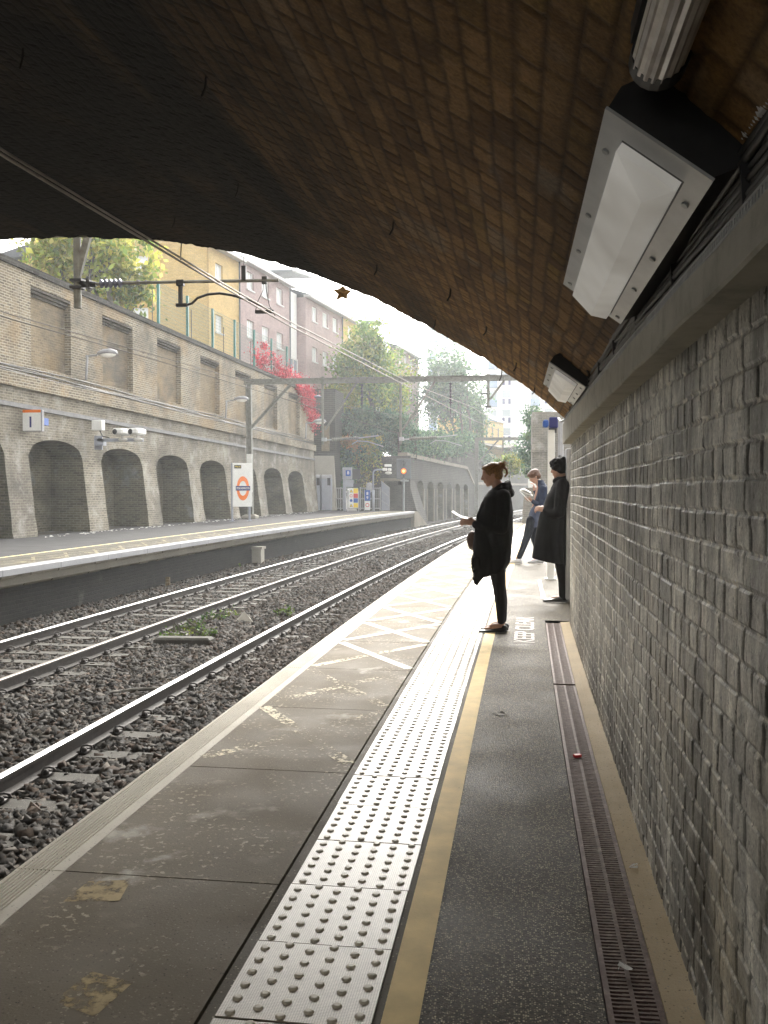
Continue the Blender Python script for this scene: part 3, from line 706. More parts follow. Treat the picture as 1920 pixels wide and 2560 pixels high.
br = thing('brick_bridge', 'wide low brick arch bridge spanning both tracks and platforms, sooty underside with painted shade', 'bridge', W(-6.3, 9.4, 4))
Tb = Matrix.Translation(-br.location)
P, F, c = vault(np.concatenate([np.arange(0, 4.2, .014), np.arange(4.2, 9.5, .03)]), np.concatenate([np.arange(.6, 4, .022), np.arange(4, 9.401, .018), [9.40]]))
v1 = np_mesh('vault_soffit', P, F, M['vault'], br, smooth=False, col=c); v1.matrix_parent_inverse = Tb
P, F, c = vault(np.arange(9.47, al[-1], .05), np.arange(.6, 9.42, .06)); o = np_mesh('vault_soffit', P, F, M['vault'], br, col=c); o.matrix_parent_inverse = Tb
P, F, c = vault(np.arange(0, al[-1], .1), np.arange(-8, .66, .1)); o = np_mesh('vault_soffit', P, F, M['vault'], br, col=c); o.matrix_parent_inverse = Tb  # unseen rear of the vault, cut short and left open to admit light
# spandrel face above the opening, deck and parapet
m = MB(); k = 90; tk = np.linspace(0, al[-1], k)
xs_ = np.interp(tk, tt, sx_); zs_ = np.interp(tk, tt, sz_2)
for i in range(k-1):
    a, b_ = (WO+xs_[i], zs_[i]), (WO+xs_[i+1], zs_[i+1])
    for s_f in (9.405,):
        m.quad(W(a[0], s_f, a[1]+.012), W(b_[0], s_f, b_[1]+.012), W(b_[0], s_f, 6.2), W(a[0], s_f, 6.2))
o = m.build('spandrel', M['stock'], br); o.matrix_parent_inverse = Tb
m = sweep([(-16,5.0),(3.5,5.0),(3.5,6.2),(-16,6.2)], -8, 9.39, 2.0); o = m.build('deck', M['farbrick'], br); o.matrix_parent_inverse = Tb
m = MB(); m.prism([(WO+.07,-.4),(3.5,-.4),(3.5,6.2),(WO+.07,6.2)], lambda x, z: W(x, 9.40 if False else 8.9, z), lambda x, z: W(x, 9.398, z)); o = m.build('abutment', M['low'], br); o.matrix_parent_inverse = Tb
# unseen opposite abutment, made white to bounce light inwards; back end left open
m = sweep([(-13.1,-.2),(-13.1,2.2),(-14.5,2.2),(-14.5,-.2)], -8, 9.39, 2.0); o = m.build('abutment', M['render'], br); o.matrix_parent_inverse = Tb
m = MB(); 
for a, b_ in zip(np.linspace(-15, 3, 10)[:-1], np.linspace(-15, 3, 10)[1:]): m.quad(W(a,-14.05,-1.3), W(b_,-14.05,-1.3), W(b_,-14.05,6.2), W(a,-14.05,6.2))
pass
# iron pins left in the brickwork
pins = [(310+0, 9.3), ]
for T_, s_p, L_ in ((.55,8.9,.05),(.75,7.9,.07),(1.0,6.9,.06),(1.25,6.2,.07),(1.62,8.4,.09),(1.5,5.0,.07),(1.95,6.9,.08),(2.3,4.0,.08),(2.0,9.38,.12),(3.1,9.36,.10),(2.9,6.2,.09),(3.6,4.6,.1),(4.6,9.37,.16),(.95,9.38,.10),(4.2,8.2,.08)):
    x = float(np.interp(T_, tt, sx_)); z = float(np.interp(T_, tt, sz_2))-.008*(9.4-s_p); m = MB(); p = Vector(W(WO+x, s_p, z)); 
    m.tube([p+Vector((0,0,.05)), p+Vector((-.01,0,-L_*.6)), p+Vector((-.03,.01 if s_p < 9 else .05,-L_))], .006, 6)
    o = m.build('iron_pin', M['railside'], br); o.matrix_parent_inverse = Tb
# ------------------------------------------------------------------ opposite platform
OE = -8.62; OEND = 54.5
def opp(prof, mat, name, s0=-14, s1=OEND, ds=.75): return struct(sweep(prof, s0, s1, ds).build(name, mat))
opp([(-15,-.3),(-15,-.02),(OE-.05,-.02),(OE-.05,-.3)], M['slab2'], 'opposite_platform')
m = MB(); q = -14
while q < OEND-.1:
    e = sweep([(OE-.26,-.12),(OE-.26,.0),(OE+.0,.0),(OE+.012,-.012),(OE+.012,-.12)], q+.006, min(q+1.88, OEND)-.006, .94); m.add(e.v, e.f); q += 1.88
struct(m.build('opposite_platform_edge', M['kerbfar']))
opp([(OE-.262,-.05),(OE-1.05,-.05),(OE-1.05,.001),(OE-.262,.001)], M['slab2'], 'opposite_slabs')
opp([(OE-1.06,-.05),(OE-1.46,-.05),(OE-1.46,.006),(OE-1.06,.006)], M['slab2'], 'opposite_tactile_paving')
m = MB(); q = 12.0
while q < OEND-1:
    for a, b_ in (((OE-.3,q),(OE-1.02,q+1.2)), ((OE-1.02,q),(OE-.3,q+1.2))): stripe(a, b_, .07, None, .006, m, 2)
    q += 1.22
struct(m.build('opposite_hatch_marking', M['hatchopp']))
slab_sheet('opposite_yellow_line', OE-1.58, OE-1.48, -14, OEND, .006, M['hatchy'], .8)
m = MB(); q = 14.3
while q < 26: m.quad(W(OE-.62,q,.009), W(OE-.40,q,.009), W(OE-.42,q+.3,.009), W(OE-.60,q+.3,.009)); q += 1.22
struct(m.build('yellow_paint_blots', M['hatchopp']))
slab_sheet('opposite_asphalt', -14.2, OE-1.6, -14, OEND, .003, M['asphalt2'], 1.0)
# corbels of separate precast blocks under the coping, dark wall below
cw = thing('platform_wall', 'black brick face of the opposite platform under its pale coping', 'platform wall', W(OE, 30, -1))
Tc = Matrix.Translation(-cw.location)
m = MB(); q = -14
while q < OEND-.05:
    j = random.uniform(-.012, .012); j2 = random.uniform(-.01, .01)
    e = sweep([(OE-.30,-.36+j2),(OE-.19+j,-.36+j2),(OE-.035+j,-.16),(OE-.035+j,-.125),(OE-.30,-.125)], q+.008, min(q+.47, OEND)-.004, .5); m.add(e.v, e.f); q += .47
o = m.build('corbel_blocks', M['corbel'], cw); o.matrix_parent_inverse = Tc
o = sweep([(OE-.5,-1.3),(OE-.20,-1.3),(OE-.22,-.35),(OE-.5,-.35)], -14, OEND, 1.0).build('brick_face', M['darkbrick'], cw); o.matrix_parent_inverse = Tc
# ramp down at the platform end
m = MB(); m.rings([[W(o_, s_, z_) for o_, z_ in ((-15, -1.3), (-15, zt), (OE, zt), (OE, -1.3))] for s_, zt in ((OEND, 0.0), (OEND+1.0, -.04), (OEND+4.2, -1.02))])
struct(m.build('platform_ramp', M['corbel']))

# ------------------------------------------------------------------ opposite retaining wall with niches
def Mw(t, d, z, sh=True):
    if sh: z = z-.018*(t-23)*max(0, min(1, z/2.5))
    return (-13.35+.055*(t-23)+d, t-.055*d, z)
rw = thing('retaining_wall', 'tall brick retaining wall with arched niches and recessed panels behind the opposite platform', 'retaining wall', (-12.6, 38, 0))
Tr = Matrix.Translation(-rw.location)
def rwb(m, name, mat): o = m.build(name, M[mat], rw); o.matrix_parent_inverse = Tr; return o
A0, AP, AW = 24.53, 4.13, 2.97
ks = range(-3, 7)
def bat(z): return -.27*min(1, max(0, z/2.35))       # pier face leans back as it rises
m = MB(); mb_n = {}
ZS = 2.33
def crown(u): return ZS+.50*math.sqrt(max(0, 1-(2*u-1)**2))**.9*1.0
def irr(t, z): return .012*math.sin(t*3.1+z*5)+.01*math.sin(z*11+t*2)
for k in ks:
    a = A0+AP*k; b_ = a+AW; c_ = a+AP
    if k == 6: c_ = 54.6
    # pier face right of opening k
    zz = [0, .15, .6, 1.2, 1.8, 2.33]; 
    for z0, z1 in zip(zz[:-1], zz[1:]):
        m.quad(Mw(b_, bat(z0)+irr(b_,z0), z0), Mw(c_, bat(z0)+irr(c_,z0), z0), Mw(c_, bat(z1)+irr(c_,z1), z1), Mw(b_, bat(z1)+irr(b_,z1), z1))
    m.quad(Mw(b_,-.27,2.33), Mw(c_,-.27,2.33), Mw(c_,-.27,3.0), Mw(b_,-.27,3.0))
    N = 16
    for i in range(N):
        u0, u1 = i/N, (i+1)/N
        m.quad(Mw(a+AW*u0,-.27,crown(u0)), Mw(a+AW*u1,-.27,crown(u1)), Mw(a+AW*u1,-.27,3.0), Mw(a+AW*u0,-.27,3.0))
    m.quad(Mw(a,-.27,3.0), Mw(c_,-.27,3.0), Mw(c_,-.27,4.15), Mw(a,-.27,4.15))
    # ring of arch bricks proud 6mm
    nb = MB()
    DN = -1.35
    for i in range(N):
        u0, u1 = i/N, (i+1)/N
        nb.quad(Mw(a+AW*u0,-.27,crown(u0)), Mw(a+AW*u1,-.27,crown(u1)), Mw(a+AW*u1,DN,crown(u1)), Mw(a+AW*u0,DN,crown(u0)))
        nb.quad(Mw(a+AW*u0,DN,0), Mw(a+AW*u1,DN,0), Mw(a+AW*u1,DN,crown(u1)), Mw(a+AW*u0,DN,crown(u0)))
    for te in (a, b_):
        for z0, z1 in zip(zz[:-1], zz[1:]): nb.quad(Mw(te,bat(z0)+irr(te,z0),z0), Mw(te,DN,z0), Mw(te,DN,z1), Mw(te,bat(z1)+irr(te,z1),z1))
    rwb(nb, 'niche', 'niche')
    rg = MB()
    for i in range(N):
        u0, u1 = i/N, (i+1)/N; c0 = crown(u0); c1 = crown(u1)
        def outr(u, c): x = (2*u-1); return (a+AW*(.5+.5*x*1.13), c+.16*(1-abs(x)*.35))
        t0, z0 = outr(u0, c0); t1, z1 = outr(u1, c1)
        rg.quad(Mw(a+AW*u0,-.262,c0), Mw(a+AW*u1,-.262,c1), Mw(t1,-.262,z1), Mw(t0,-.262,z0))
    rwb(rg, 'arch_ring', 'low')
a = A0-3*AP-2
m.quad(Mw(a,-.27,0), Mw(A0-3*AP,-.27,0), Mw(A0-3*AP,-.27,4.15), Mw(a,-.27,4.15))
m.quad(Mw(54.6,-.0,0), Mw(54.6,-2,0), Mw(54.6,-2,4.15), Mw(54.6,-.27,4.15))
rwb(m, 'lower_wall', 'low')
T0_, T1_ = 10.2, 54.6
def bar(name, mat, z0, z1, d0, d1, t0=T0_, t1=T1_, step=4):
    m = MB(); R = []; n = int((t1-t0)/step)+1
    for i in range(n+1):
        t = t0+(t1-t0)*i/n; R.append([Mw(t,d0,z0), Mw(t,d1,z0), Mw(t,d1,z1), Mw(t,d0,z1)])
    m.rings(R); return rwb(m, name, mat)
bar('string_course', 'stock', 4.15, 4.52, -.5, -.13)
bar('trunking', 'trunk', 3.60, 3.72, -.27, -.19)
m = MB()
PD = -.27
# upper wall with real recessed panels
for k in range(-4, 7):
    a = 24.72+4.12*k; b_ = a+2.15; c_ = a+4.12
    if k == 6: c_ = 54.6
    zb, zt = 4.86, 7.12
    m.quad(Mw(a,PD,4.5), Mw(c_,PD,4.5), Mw(c_,PD,zb), Mw(a,PD,zb)); m.quad(Mw(b_,PD,zb), Mw(c_,PD,zb), Mw(c_,PD,zt), Mw(b_,PD,zt)); m.quad(Mw(a,PD,zt), Mw(c_,PD,zt), Mw(c_,PD,7.45), Mw(a,PD,7.45))
    for te in (a, b_): m.quad(Mw(te,PD,zb), Mw(te,PD-.2,zb), Mw(te,PD-.2,zt), Mw(te,PD,zt))
    m.quad(Mw(a,PD,zb), Mw(b_,PD,zb), Mw(b_,PD-.2,zb), Mw(a,PD-.2,zb))
    m.quad(Mw(a,PD-.2,zt), Mw(b_,PD-.2,zt), Mw(b_,PD,zt), Mw(a,PD,zt))
    p = MB(); p.quad(Mw(a,PD-.2,zb), Mw(b_,PD-.2,zb), Mw(b_,PD-.2,zt), Mw(a,PD-.2,zt)); rwb(p, 'recessed_panel', 'panel')
    h = MB()
    for q, (dd, z0) in enumerate(((-.14,.16),(-.07,.08),(-.0,0))):
        h.rings([[Mw(t,PD-.2,zt-.02-z0-.07), Mw(t,PD+dd-.002,zt-.02-z0-.07), Mw(t,PD+dd-.002,zt-.025-z0), Mw(t,PD-.2,zt-.025-z0)] for t in (a+.003, b_-.003)])
    rwb(h, 'corbel_course', 'header')
m.quad(Mw(T0_-4,PD,4.5), Mw(24.72-4*4.12,PD,4.5), Mw(24.72-4*4.12,PD,7.45), Mw(T0_-4,PD,7.45))
m.quad(Mw(54.6,PD,4.1), Mw(54.6,-1.6,4.1), Mw(54.6,-1.6,7.45), Mw(54.6,PD,7.45))
rwb(m, 'upper_wall', 'stock')
bar('coping', 'farbrick', 7.45, 7.62, -.75, -.20)
for i, (zc, dc) in enumerate(((4.60,-.20),(4.66,-.21),(4.56,-.16),(4.74,-.23))):
    mm = MB(); mm.tube([Mw(t, dc+.01*math.sin(t*.7+i), zc+.035*math.sin(t*.55+i*1.7)) for t in np.arange(11, 54.5, .7)], .018, 5); tag(mm.build('wall_cable', M['rubber']), ['lowest sagging','second','thick lower','topmost'][i]+' black cable run along the string course of the opposite wall', 'cable', 'cables along the opposite wall')
# embankment behind the opposite wall
m = MB(); gx = np.linspace(-60, -14.1, 24); gy = np.linspace(5, 130, 60)
GX, GY = np.meshgrid(gx, gy); GZ = 6.55+.2*fbm(GX*.3, GY*.3, 4)+np.clip((-18-GX)*.06, 0, 3)
GX2 = GX+.055*(GY-23)*np.clip((GX+60)/46, 0, 1)
V = np.stack([GX2, GY, GZ], -1).reshape(-1, 3); struct(np_mesh('embankment', V, grid_faces(60, 24), M['soil'], smooth=True))

# ------------------------------------------------------------------ retaining wall beyond, on the curve
w2 = thing('cutting_wall', 'dark brick cutting wall with tall narrow arches curving away behind the signal', 'retaining wall', W(-10.1, 70, 0)); T2 = Matrix.Translation(-w2.location)
def w2b(m, name, mat): o = m.build(name, M[mat], w2); o.matrix_parent_inverse = T2; return o
O2 = -10.1
m = MB(); nb = MB()
def wq(mm, s0, s1, z0, z1, o=O2, z0b=None, z1b=None): mm.quad(W(o,s0,z0), W(o,s1,z0 if z0b is None else z0b), W(o,s1,z1 if z1b is None else z1b), W(o,s0,z1))
arcs2 = [61.95+3.43*i for i in range(6)]
def ctop(s): return 3.45-.017*(s-58) if s < 80.5 else max(1.72, 3.07-(s-80.5)*.45)
prev = 58.6
for a in arcs2:
    b_ = a+2.35; wq(m, prev, a, -1.2, 2.0)
    N = 10
    for i in range(N):
        u0, u1 = i/N, (i+1)/N; c0 = 1.35-.03*(a-62)*.3+.55*math.sqrt(max(0,1-(2*u0-1)**2)); c1 = 1.35-.03*(a-62)*.3+.55*math.sqrt(max(0,1-(2*u1-1)**2))
        s0, s1 = a+2.35*u0, a+2.35*u1
        m.quad(W(O2,s0,c0), W(O2,s1,c1), W(O2,s1,2.0), W(O2,s0,2.0))
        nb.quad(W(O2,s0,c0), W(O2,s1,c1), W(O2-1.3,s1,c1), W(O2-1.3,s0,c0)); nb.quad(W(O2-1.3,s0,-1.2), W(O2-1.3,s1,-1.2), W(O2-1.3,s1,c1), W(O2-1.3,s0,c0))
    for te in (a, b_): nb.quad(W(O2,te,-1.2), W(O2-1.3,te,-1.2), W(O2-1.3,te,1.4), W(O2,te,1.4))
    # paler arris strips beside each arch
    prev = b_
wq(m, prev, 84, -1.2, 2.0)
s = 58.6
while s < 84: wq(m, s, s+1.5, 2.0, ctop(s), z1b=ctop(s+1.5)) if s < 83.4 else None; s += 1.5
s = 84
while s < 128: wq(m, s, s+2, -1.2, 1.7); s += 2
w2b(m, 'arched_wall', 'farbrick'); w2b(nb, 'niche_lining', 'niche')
st_ = MB()
for a in arcs2:
    for te in (a, a+2.35): st_.rings([[W(O2-.05,te-.09,z), W(O2+.03,te-.09,z), W(O2+.03,te+.09,z), W(O2-.05,te+.09,z)] for z in (-1.1, 1.35)])
w2b(st_, 'pale_arrises', 'corbel')
m = MB(); R = []
for s in np.arange(58.6, 128, 1.0): z = ctop(s); R.append([W(O2-.5,s,z), W(O2+.12,s,z), W(O2+.12,s,z+.24), W(O2-.5,s,z+.24)])
m.rings(R); w2b(m, 'coping', 'corbel')
m = MB(); R = []; wn = MB()
tops = lambda s: 5.0+.03*(s-58) if s < 86 else max(3.9, 5.8-(s-86)*.25)
for s in np.arange(58.6, 128, 1.5): m.quad(W(O2-.5,s,1.6), W(O2-.5,s+1.5,1.6), W(O2-.5,s+1.5,tops(s+1.5)), W(O2-.5,s,tops(s)))
w2b(m, 'upper_wall', 'farbrick')
for s0, s1 in ((65.4,66.5),(69.6,70.7),(75.1,76.6),(78.9,80.3),(101,102.2),(104,105.2),(107,108.2)):
    zt = 4.5 if s0 < 90 else 3.6
    wn = MB(); wn.rings([[W(O2-.52,s0,zt-.9), W(O2-.46,s0,zt-.9), W(O2-.46,s0,zt), W(O2-.52,s0,zt)], [W(O2-.52,s1,zt-.9), W(O2-.46,s1,zt-.9), W(O2-.46,s1,zt), W(O2-.52,s1,zt)]]); w2b(wn, 'blind_opening', 'header')
# end face with the dark doorway
eb = thing('brick_abutment', 'square dark brick abutment with a shadowy doorway beside the signal', 'abutment', W(-11, 59, 0)); Te = Matrix.Translation(-eb.location)
def ebb(m, name, mat): o = m.build(name, M[mat], eb); o.matrix_parent_inverse = Te; return o
X0, X1 = -8.5, -6.88; Yf = 59.4
m = MB()
m.bb((X0-1.6, Yf, -1.2), (X0, Yf+3, 3.3)); m.bb((X0, Yf, 1.86), (X1+.0, Yf+3, 3.45)); m.bb((X1-.02, Yf, -1.2), (X1+.28, Yf+.25, 3.47)); ebb(m, 'brickwork', 'farbrick')
m = MB(); m.bb((X0, Yf+1.2, -1.2), (X1, Yf+1.3, 1.9)); ebb(m, 'doorway', 'void' if False else 'header')
m = MB(); m.bb((X0-.05, Yf-.06, 1.84), (X1+.05, Yf+.1, 2.02)); ebb(m, 'lintel', 'corbel')
# battered foot under the corner
m = MB(); m.rings([[(-6.95,59.3,-1.2),(-5.9,59.5,-1.2),(-5.6,62,-1.2),(-6.6,62,-1.2)],[(-6.95,59.42,1.9),(-6.75,59.42,1.9),(-6.6,62,1.9),(-6.7,62,1.9)]]); ebb(m, 'battered_foot', 'farbrick')
m = MB(); m.bb((-8.2,Yf+2.9,3.3),(-6.5,Yf+2.95,5.0)); ebb(m, 'upper_brickwork', 'farbrick')
# slope behind, carries trees
V = []; gx = np.linspace(-30, -7.5, 30); gy = np.linspace(61.5, 130, 50); GX, GY = np.meshgrid(gx, gy)
GZ = np.clip(4.6+.03*(GY-60)+.4*fbm(GX*.5, GY*.5, 9)+(-GX-9)*.12, 4, 7); GX = GX+(GY-60)*.12+.0009*(GY-60)**2
struct(np_mesh('bank', np.stack([GX, GY, GZ], -1).reshape(-1, 3), grid_faces(50, 30), M['soil'], smooth=True))
# grey brick tower-like pier at the end of the retaining wall with a sloping concrete buttress
pt = thing('brick_pier', 'tall grey square brick pier with a pale sloping concrete buttress', 'pier', (-12.4, 57.6, 0)); Tp = Matrix.Translation(-pt.location)
m = MB(); m.bb((-12.75,57.5,-1),(-11.15,60.5,7.6)); o = m.build('shaft', M['farbrick'], pt); o.matrix_parent_inverse = Tp
m = MB(); m.rings([[(-12.7,56.6,0),(-11.0,56.6,0),(-11.0,57.45,0),(-12.7,57.45,0)],[(-12.7,57.3,3.4),(-11.2,57.3,3.4),(-11.2,57.45,3.4),(-12.7,57.45,3.4)]]); o = m.build('buttress', M['lightconc'], pt); o.matrix_parent_inverse = Tp
m = MB(); m.bb((-12.0,57.4,3.7),(-11.5,57.47,5.3)); o = m.build('ochre_patch', M['panel'], pt); o.matrix_parent_inverse = Tp
# brick block and pillar on the near side, beyond the bridge
m = MB(); m.bb((.75,40,-1),(6,43,4.6)); m.rings([[(.70+.0,39.9,z),(6,39.9,z),(6,40.02,z),(.70,40.02,z)] for z in (2.9,3.0)]); tag(m.build('brick_building', M['low']), 'plain pale brick block beyond the near platform, right of the gantry', 'building')
m = MB(); m.rings([[(.20,37.0,-1.2),(1.7,37,-1.2),(1.7,38.5,-1.2),(.20,38.5,-1.2)],[(.42,37.0,1.38),(1.7,37,1.38),(1.7,38.5,1.38),(.42,38.5,1.38)]]); pl = tag(m.build('stone_pillar', M['low']), 'low rough stone pier where the near platform ends, behind the reader', 'pier')
nb_ = thing('notice_board', 'white notice board standing on the low stone pier', 'sign', (.78, 36.9, 1.36)); m = MB(); m.bb((-.24,-.02,.03),(.24,.02,.36)); m.build('panel', M['white'], nb_); m = MB(); m.tube([(0,.05,-.4),(0,.05,.2)], .025, 8); m.build('post', M['grey'], nb_)

# ------------------------------------------------------------------ apartment terrace above the wall
FD = Vector((.142, 1, 0)).normalized(); FN = Vector((FD.y, -FD.x, 0)); FP = Vector((-15.4, 52.4, 0))
def Fy(Y, out, z):   # Y = world Y along facade, out = distance out of the facade
    p = FP+FD*((Y-52.4)/FD.y)+FN*out; return (p.x, p.y, z)
def facade(name, lab, Y0, Y1, zt, mat, wins, depth=9, zb=5.5, roof=True, parts=None):
    t = thing(name, lab, 'building', Fy((Y0+Y1)/2, -2, zb)); Tm = Matrix.Translation(-t.location)
    def bb_(m, n, mt): o = m.build(n, M[mt], t); o.matrix_parent_inverse = Tm; return o
    m = MB(); ys = sorted({Y0, Y1}|{a for a, b, c, d in wins}|{b for a, b, c, d in wins}); zs = sorted({zb, zt}|{c for a, b, c, d in wins}|{d for a, b, c, d in wins})
    for ya, yb in zip(ys[:-1], ys[1:]):
        for za, zc in zip(zs[:-1], zs[1:]):
            ym, zm = (ya+yb)/2, (za+zc)/2
            if any(a < ym < b and c < zm < d for a, b, c, d in wins): continue
            m.quad(Fy(ya,0,za), Fy(yb,0,za), Fy(yb,0,zc), Fy(ya,0,zc))
    for a, b, c, d in wins:
        for P in (((a,0,c),(a,-.18,c),(a,-.18,d),(a,0,d)), ((b,0,c),(b,-.18,c),(b,-.18,d),(b,0,d)), ((a,0,d),(b,0,d),(b,-.18,d),(a,-.18,d)), ((a,0,c),(b,0,c),(b,-.18,c),(a,-.18,c))): m.quad(*[Fy(*q) for q in P])
    m.quad(Fy(Y0,0,zb), Fy(Y0,-depth,zb), Fy(Y0,-depth,zt), Fy(Y0,0,zt)); m.quad(Fy(Y1,0,zb), Fy(Y1,-depth,zb), Fy(Y1,-depth,zt), Fy(Y1,0,zt)); m.quad(Fy(Y0,-depth,zb), Fy(Y1,-depth,zb), Fy(Y1,-depth,zt), Fy(Y0,-depth,zt))
    bb_(m, 'wall', mat)
    for a, b, c, d in wins:
        f = MB(); e = .06
        for q in ((a,c,a+e,d),(b-e,c,b,d),(a+e,c,b-e,c+e),(a+e,d-e,b-e,d),(a+(b-a)*.5-.025,c+e,a+(b-a)*.5+.025,d-e)):
            ya, za, yb, zc = q; f.add([Fy(y,o_,z) for y in (ya,yb) for o_ in (-.17,-.11) for z in (za,zc)], [(0,1,3,2),(4,6,7,5),(0,4,5,1),(2,3,7,6),(0,2,6,4),(1,5,7,3)])
        wf = bb_(f, 'window', 'white'); g = MB(); g.quad(Fy(a+e,-.15,c+e), Fy(b-e,-.15,c+e), Fy(b-e,-.15,d-e), Fy(a+e,-.15,d-e)); po = g.build('pane', M['glass'], wf); 
        s_ = MB(); s_.add([Fy(y,o_,z) for y in (a-.05,b+.05) for o_ in (0,.07) for z in (c-.08,c)], [(0,1,3,2),(4,6,7,5),(0,4,5,1),(2,3,7,6),(0,2,6,4),(1,5,7,3)]); s_.build('sill', M['lead'], wf)
    if roof:
        f = MB(); f.rings([[Fy(y,-.1,zt), Fy(y,.42,zt-.02), Fy(y,.42,zt+.14), Fy(y,-.1,zt+.14)] for y in (Y0-.15, Y1+.15)]); bb_(f, 'gutter', 'lead')
        f = MB(); f.rings([[Fy(y,.40,zt+.15), Fy(y,-depth/2,zt+1.7), Fy(y,-depth-.3,zt+.15)] for y in (Y0-.15, Y1+.15)]); bb_(f, 'roof', 'slate')
    f = MB(); f.tube([Fy(Y1-.12,.09,zb), Fy(Y1-.12,.09,zt)], .05, 6); bb_(f, 'downpipe', 'slate')
    return t, bb_
r1 = (12.95, 14.0-.02); r2 = (10.18, 11.17); r3 = (7.4, 8.4)
def rows(xs, rr=(r1, r2, r3)): return [(a, b, c, d) for a, b in xs for c, d in rr]
facade('apartment_building', 'yellow brick apartment block end with one side window, behind the maple', 47.75, 51.5, 14.2, 'yelbrick', [(48.55,49.45,12.55,13.5),(48.55,49.45,9.8,10.75)], depth=14, roof=True)
# end wall windows of the yellow block
t, bb_ = facade('apartment_building', 'mauve brick apartment block with three windows a floor, next to the yellow end', 51.62, 59.1, 14.33, 'redbrick', rows([(52.55,53.55),(54.7,55.8),(56.95,58.0)]), depth=9)
facade('apartment_building', 'mauve brick apartment block in the middle, right of the tall white stair bay', 62.0, 69.6, 14.33, 'redbrick', rows([(63.2,64.25),(65.35,66.45),(67.5,68.6)]), depth=9)
facade('apartment_building', 'yellow apartment section half hidden by the green tree', 69.75, 78.0, 14.33, 'yelbrick', rows([(71.0,72.0),(74,75)]), depth=9)
facade('apartment_building', 'farthest mauve brick block of the terrace, beyond the green tree', 85.3, 93.4, 14.3, 'redbrick', rows([(86.0,87.1),(87.95,89.1),(90.1,91.2)]), depth=9)
for (ya, yb, lab) in ((59.25, 61.85, 'white rendered stair bay with blue roof box between the mauve brick blocks'), (78.15, 85.1, 'white rendered stair bay with blue roof box beyond the green tree')):
    t = thing('stair_tower', lab, 'stair tower', Fy(ya, -3, 5.5)); Tm = Matrix.Translation(-t.location)
    def add(m, n, mt): o = m.build(n, M[mt], t); o.matrix_parent_inverse = Tm; return o
    m = MB(); m.rings([[Fy(ya,-.6,z), Fy(yb,-.6,z), Fy(yb,-6,z), Fy(ya,-6,z)] for z in (5.5, 14.5)]); add(m, 'wall', 'render')
    m = MB(); m.rings([[Fy(ya-1.2,-1.5,z), Fy(ya+1.2,-1.5,z), Fy(ya+1.2,-5,z), Fy(ya-1.2,-5,z)] for z in (14.55, 15.6)]); add(m, 'roof_box', 'roofblue')
    m = MB(); m.rings([[Fy(ya-.4,.3,15.35), Fy(ya+3.6,.3,15.75), Fy(ya+3.6,-5,15.9), Fy(ya-.4,-5,15.5)],[Fy(ya-.4,.3,15.5), Fy(ya+3.6,.3,15.9), Fy(ya+3.6,-5,16.05), Fy(ya-.4,-5,15.65)]]); add(m, 'canopy_roof', 'grey')
    for z in (7.2, 9.0): 
        m = MB(); m.quad(Fy(ya+.15,-.55,z), Fy(yb-.15,-.55,z), Fy(yb-.15,-.55,z+1.0), Fy(ya+.15,-.55,z+1.0)); gp = add(m, 'glass_panel', 'glassd')
        m = MB()
        for y in np.linspace(ya+.15, yb-.15, 4): m.tube([Fy(y,-.5,z-.05), Fy(y,-.5,z+1.05)], .04, 6)
        m.tube([Fy(ya+.1,-.5,z+1.05), Fy(yb-.1,-.5,z+1.05)], .035, 6); add(m, 'railing', 'white')
# yellow end wall facing the bridge, with windows
t = thing('apartment_building', 'broad yellow brick wall with a white window facing the bridge', 'building', (-19, 47.7, 6)); Tm = Matrix.Translation(-t.location)
m = MB(); Wn_ = [(-20.35,-19.35,12.55,13.75),(-20.35,-19.35,9.8,11.0)]; xs = sorted({-26.,-16.09}|{a for w_ in Wn_ for a in w_[:2]}); zs = sorted({5.5,15.6}|{a for w_ in Wn_ for a in w_[2:]})
for xa, xb in zip(xs[:-1], xs[1:]):
    for za, zc in zip(zs[:-1], zs[1:]):
        if not any(a < (xa+xb)/2 < b and c < (za+zc)/2 < d for a, b, c, d in Wn_): m.quad((xa,47.6,za),(xb,47.6,za),(xb,47.6,zc),(xa,47.6,zc))
m.bb((-26,47.75,5.5),(-16.1,47.9,15.6)); m.bb((-26.1,47.5,15.6),(-15.9,48.2,15.75))
o = m.build('wall', M['yelbrick'], t); o.matrix_parent_inverse = Tm
for a, b_, c, d in Wn_:
    m = MB(); m.bb((a,47.66,c),(a+.08,47.72,d)); m.bb((b_-.08,47.66,c),(b_,47.72,d)); m.bb((a+.08,47.66,c),(b_-.08,47.72,c+.08)); m.bb((a+.08,47.66,d-.08),(b_-.08,47.72,d)); m.bb((a-.05,47.52,c-.1),(b_+.05,47.6,c-.01)); f = m.build('window', M['white'], t); f.matrix_parent_inverse = Tm
    m = MB(); m.quad((a+.08,47.7,c+.08),(b_-.08,47.7,c+.08),(b_-.08,47.7,d-.08),(a+.08,47.7,d-.08)); m.build('pane', M['glass'], f)
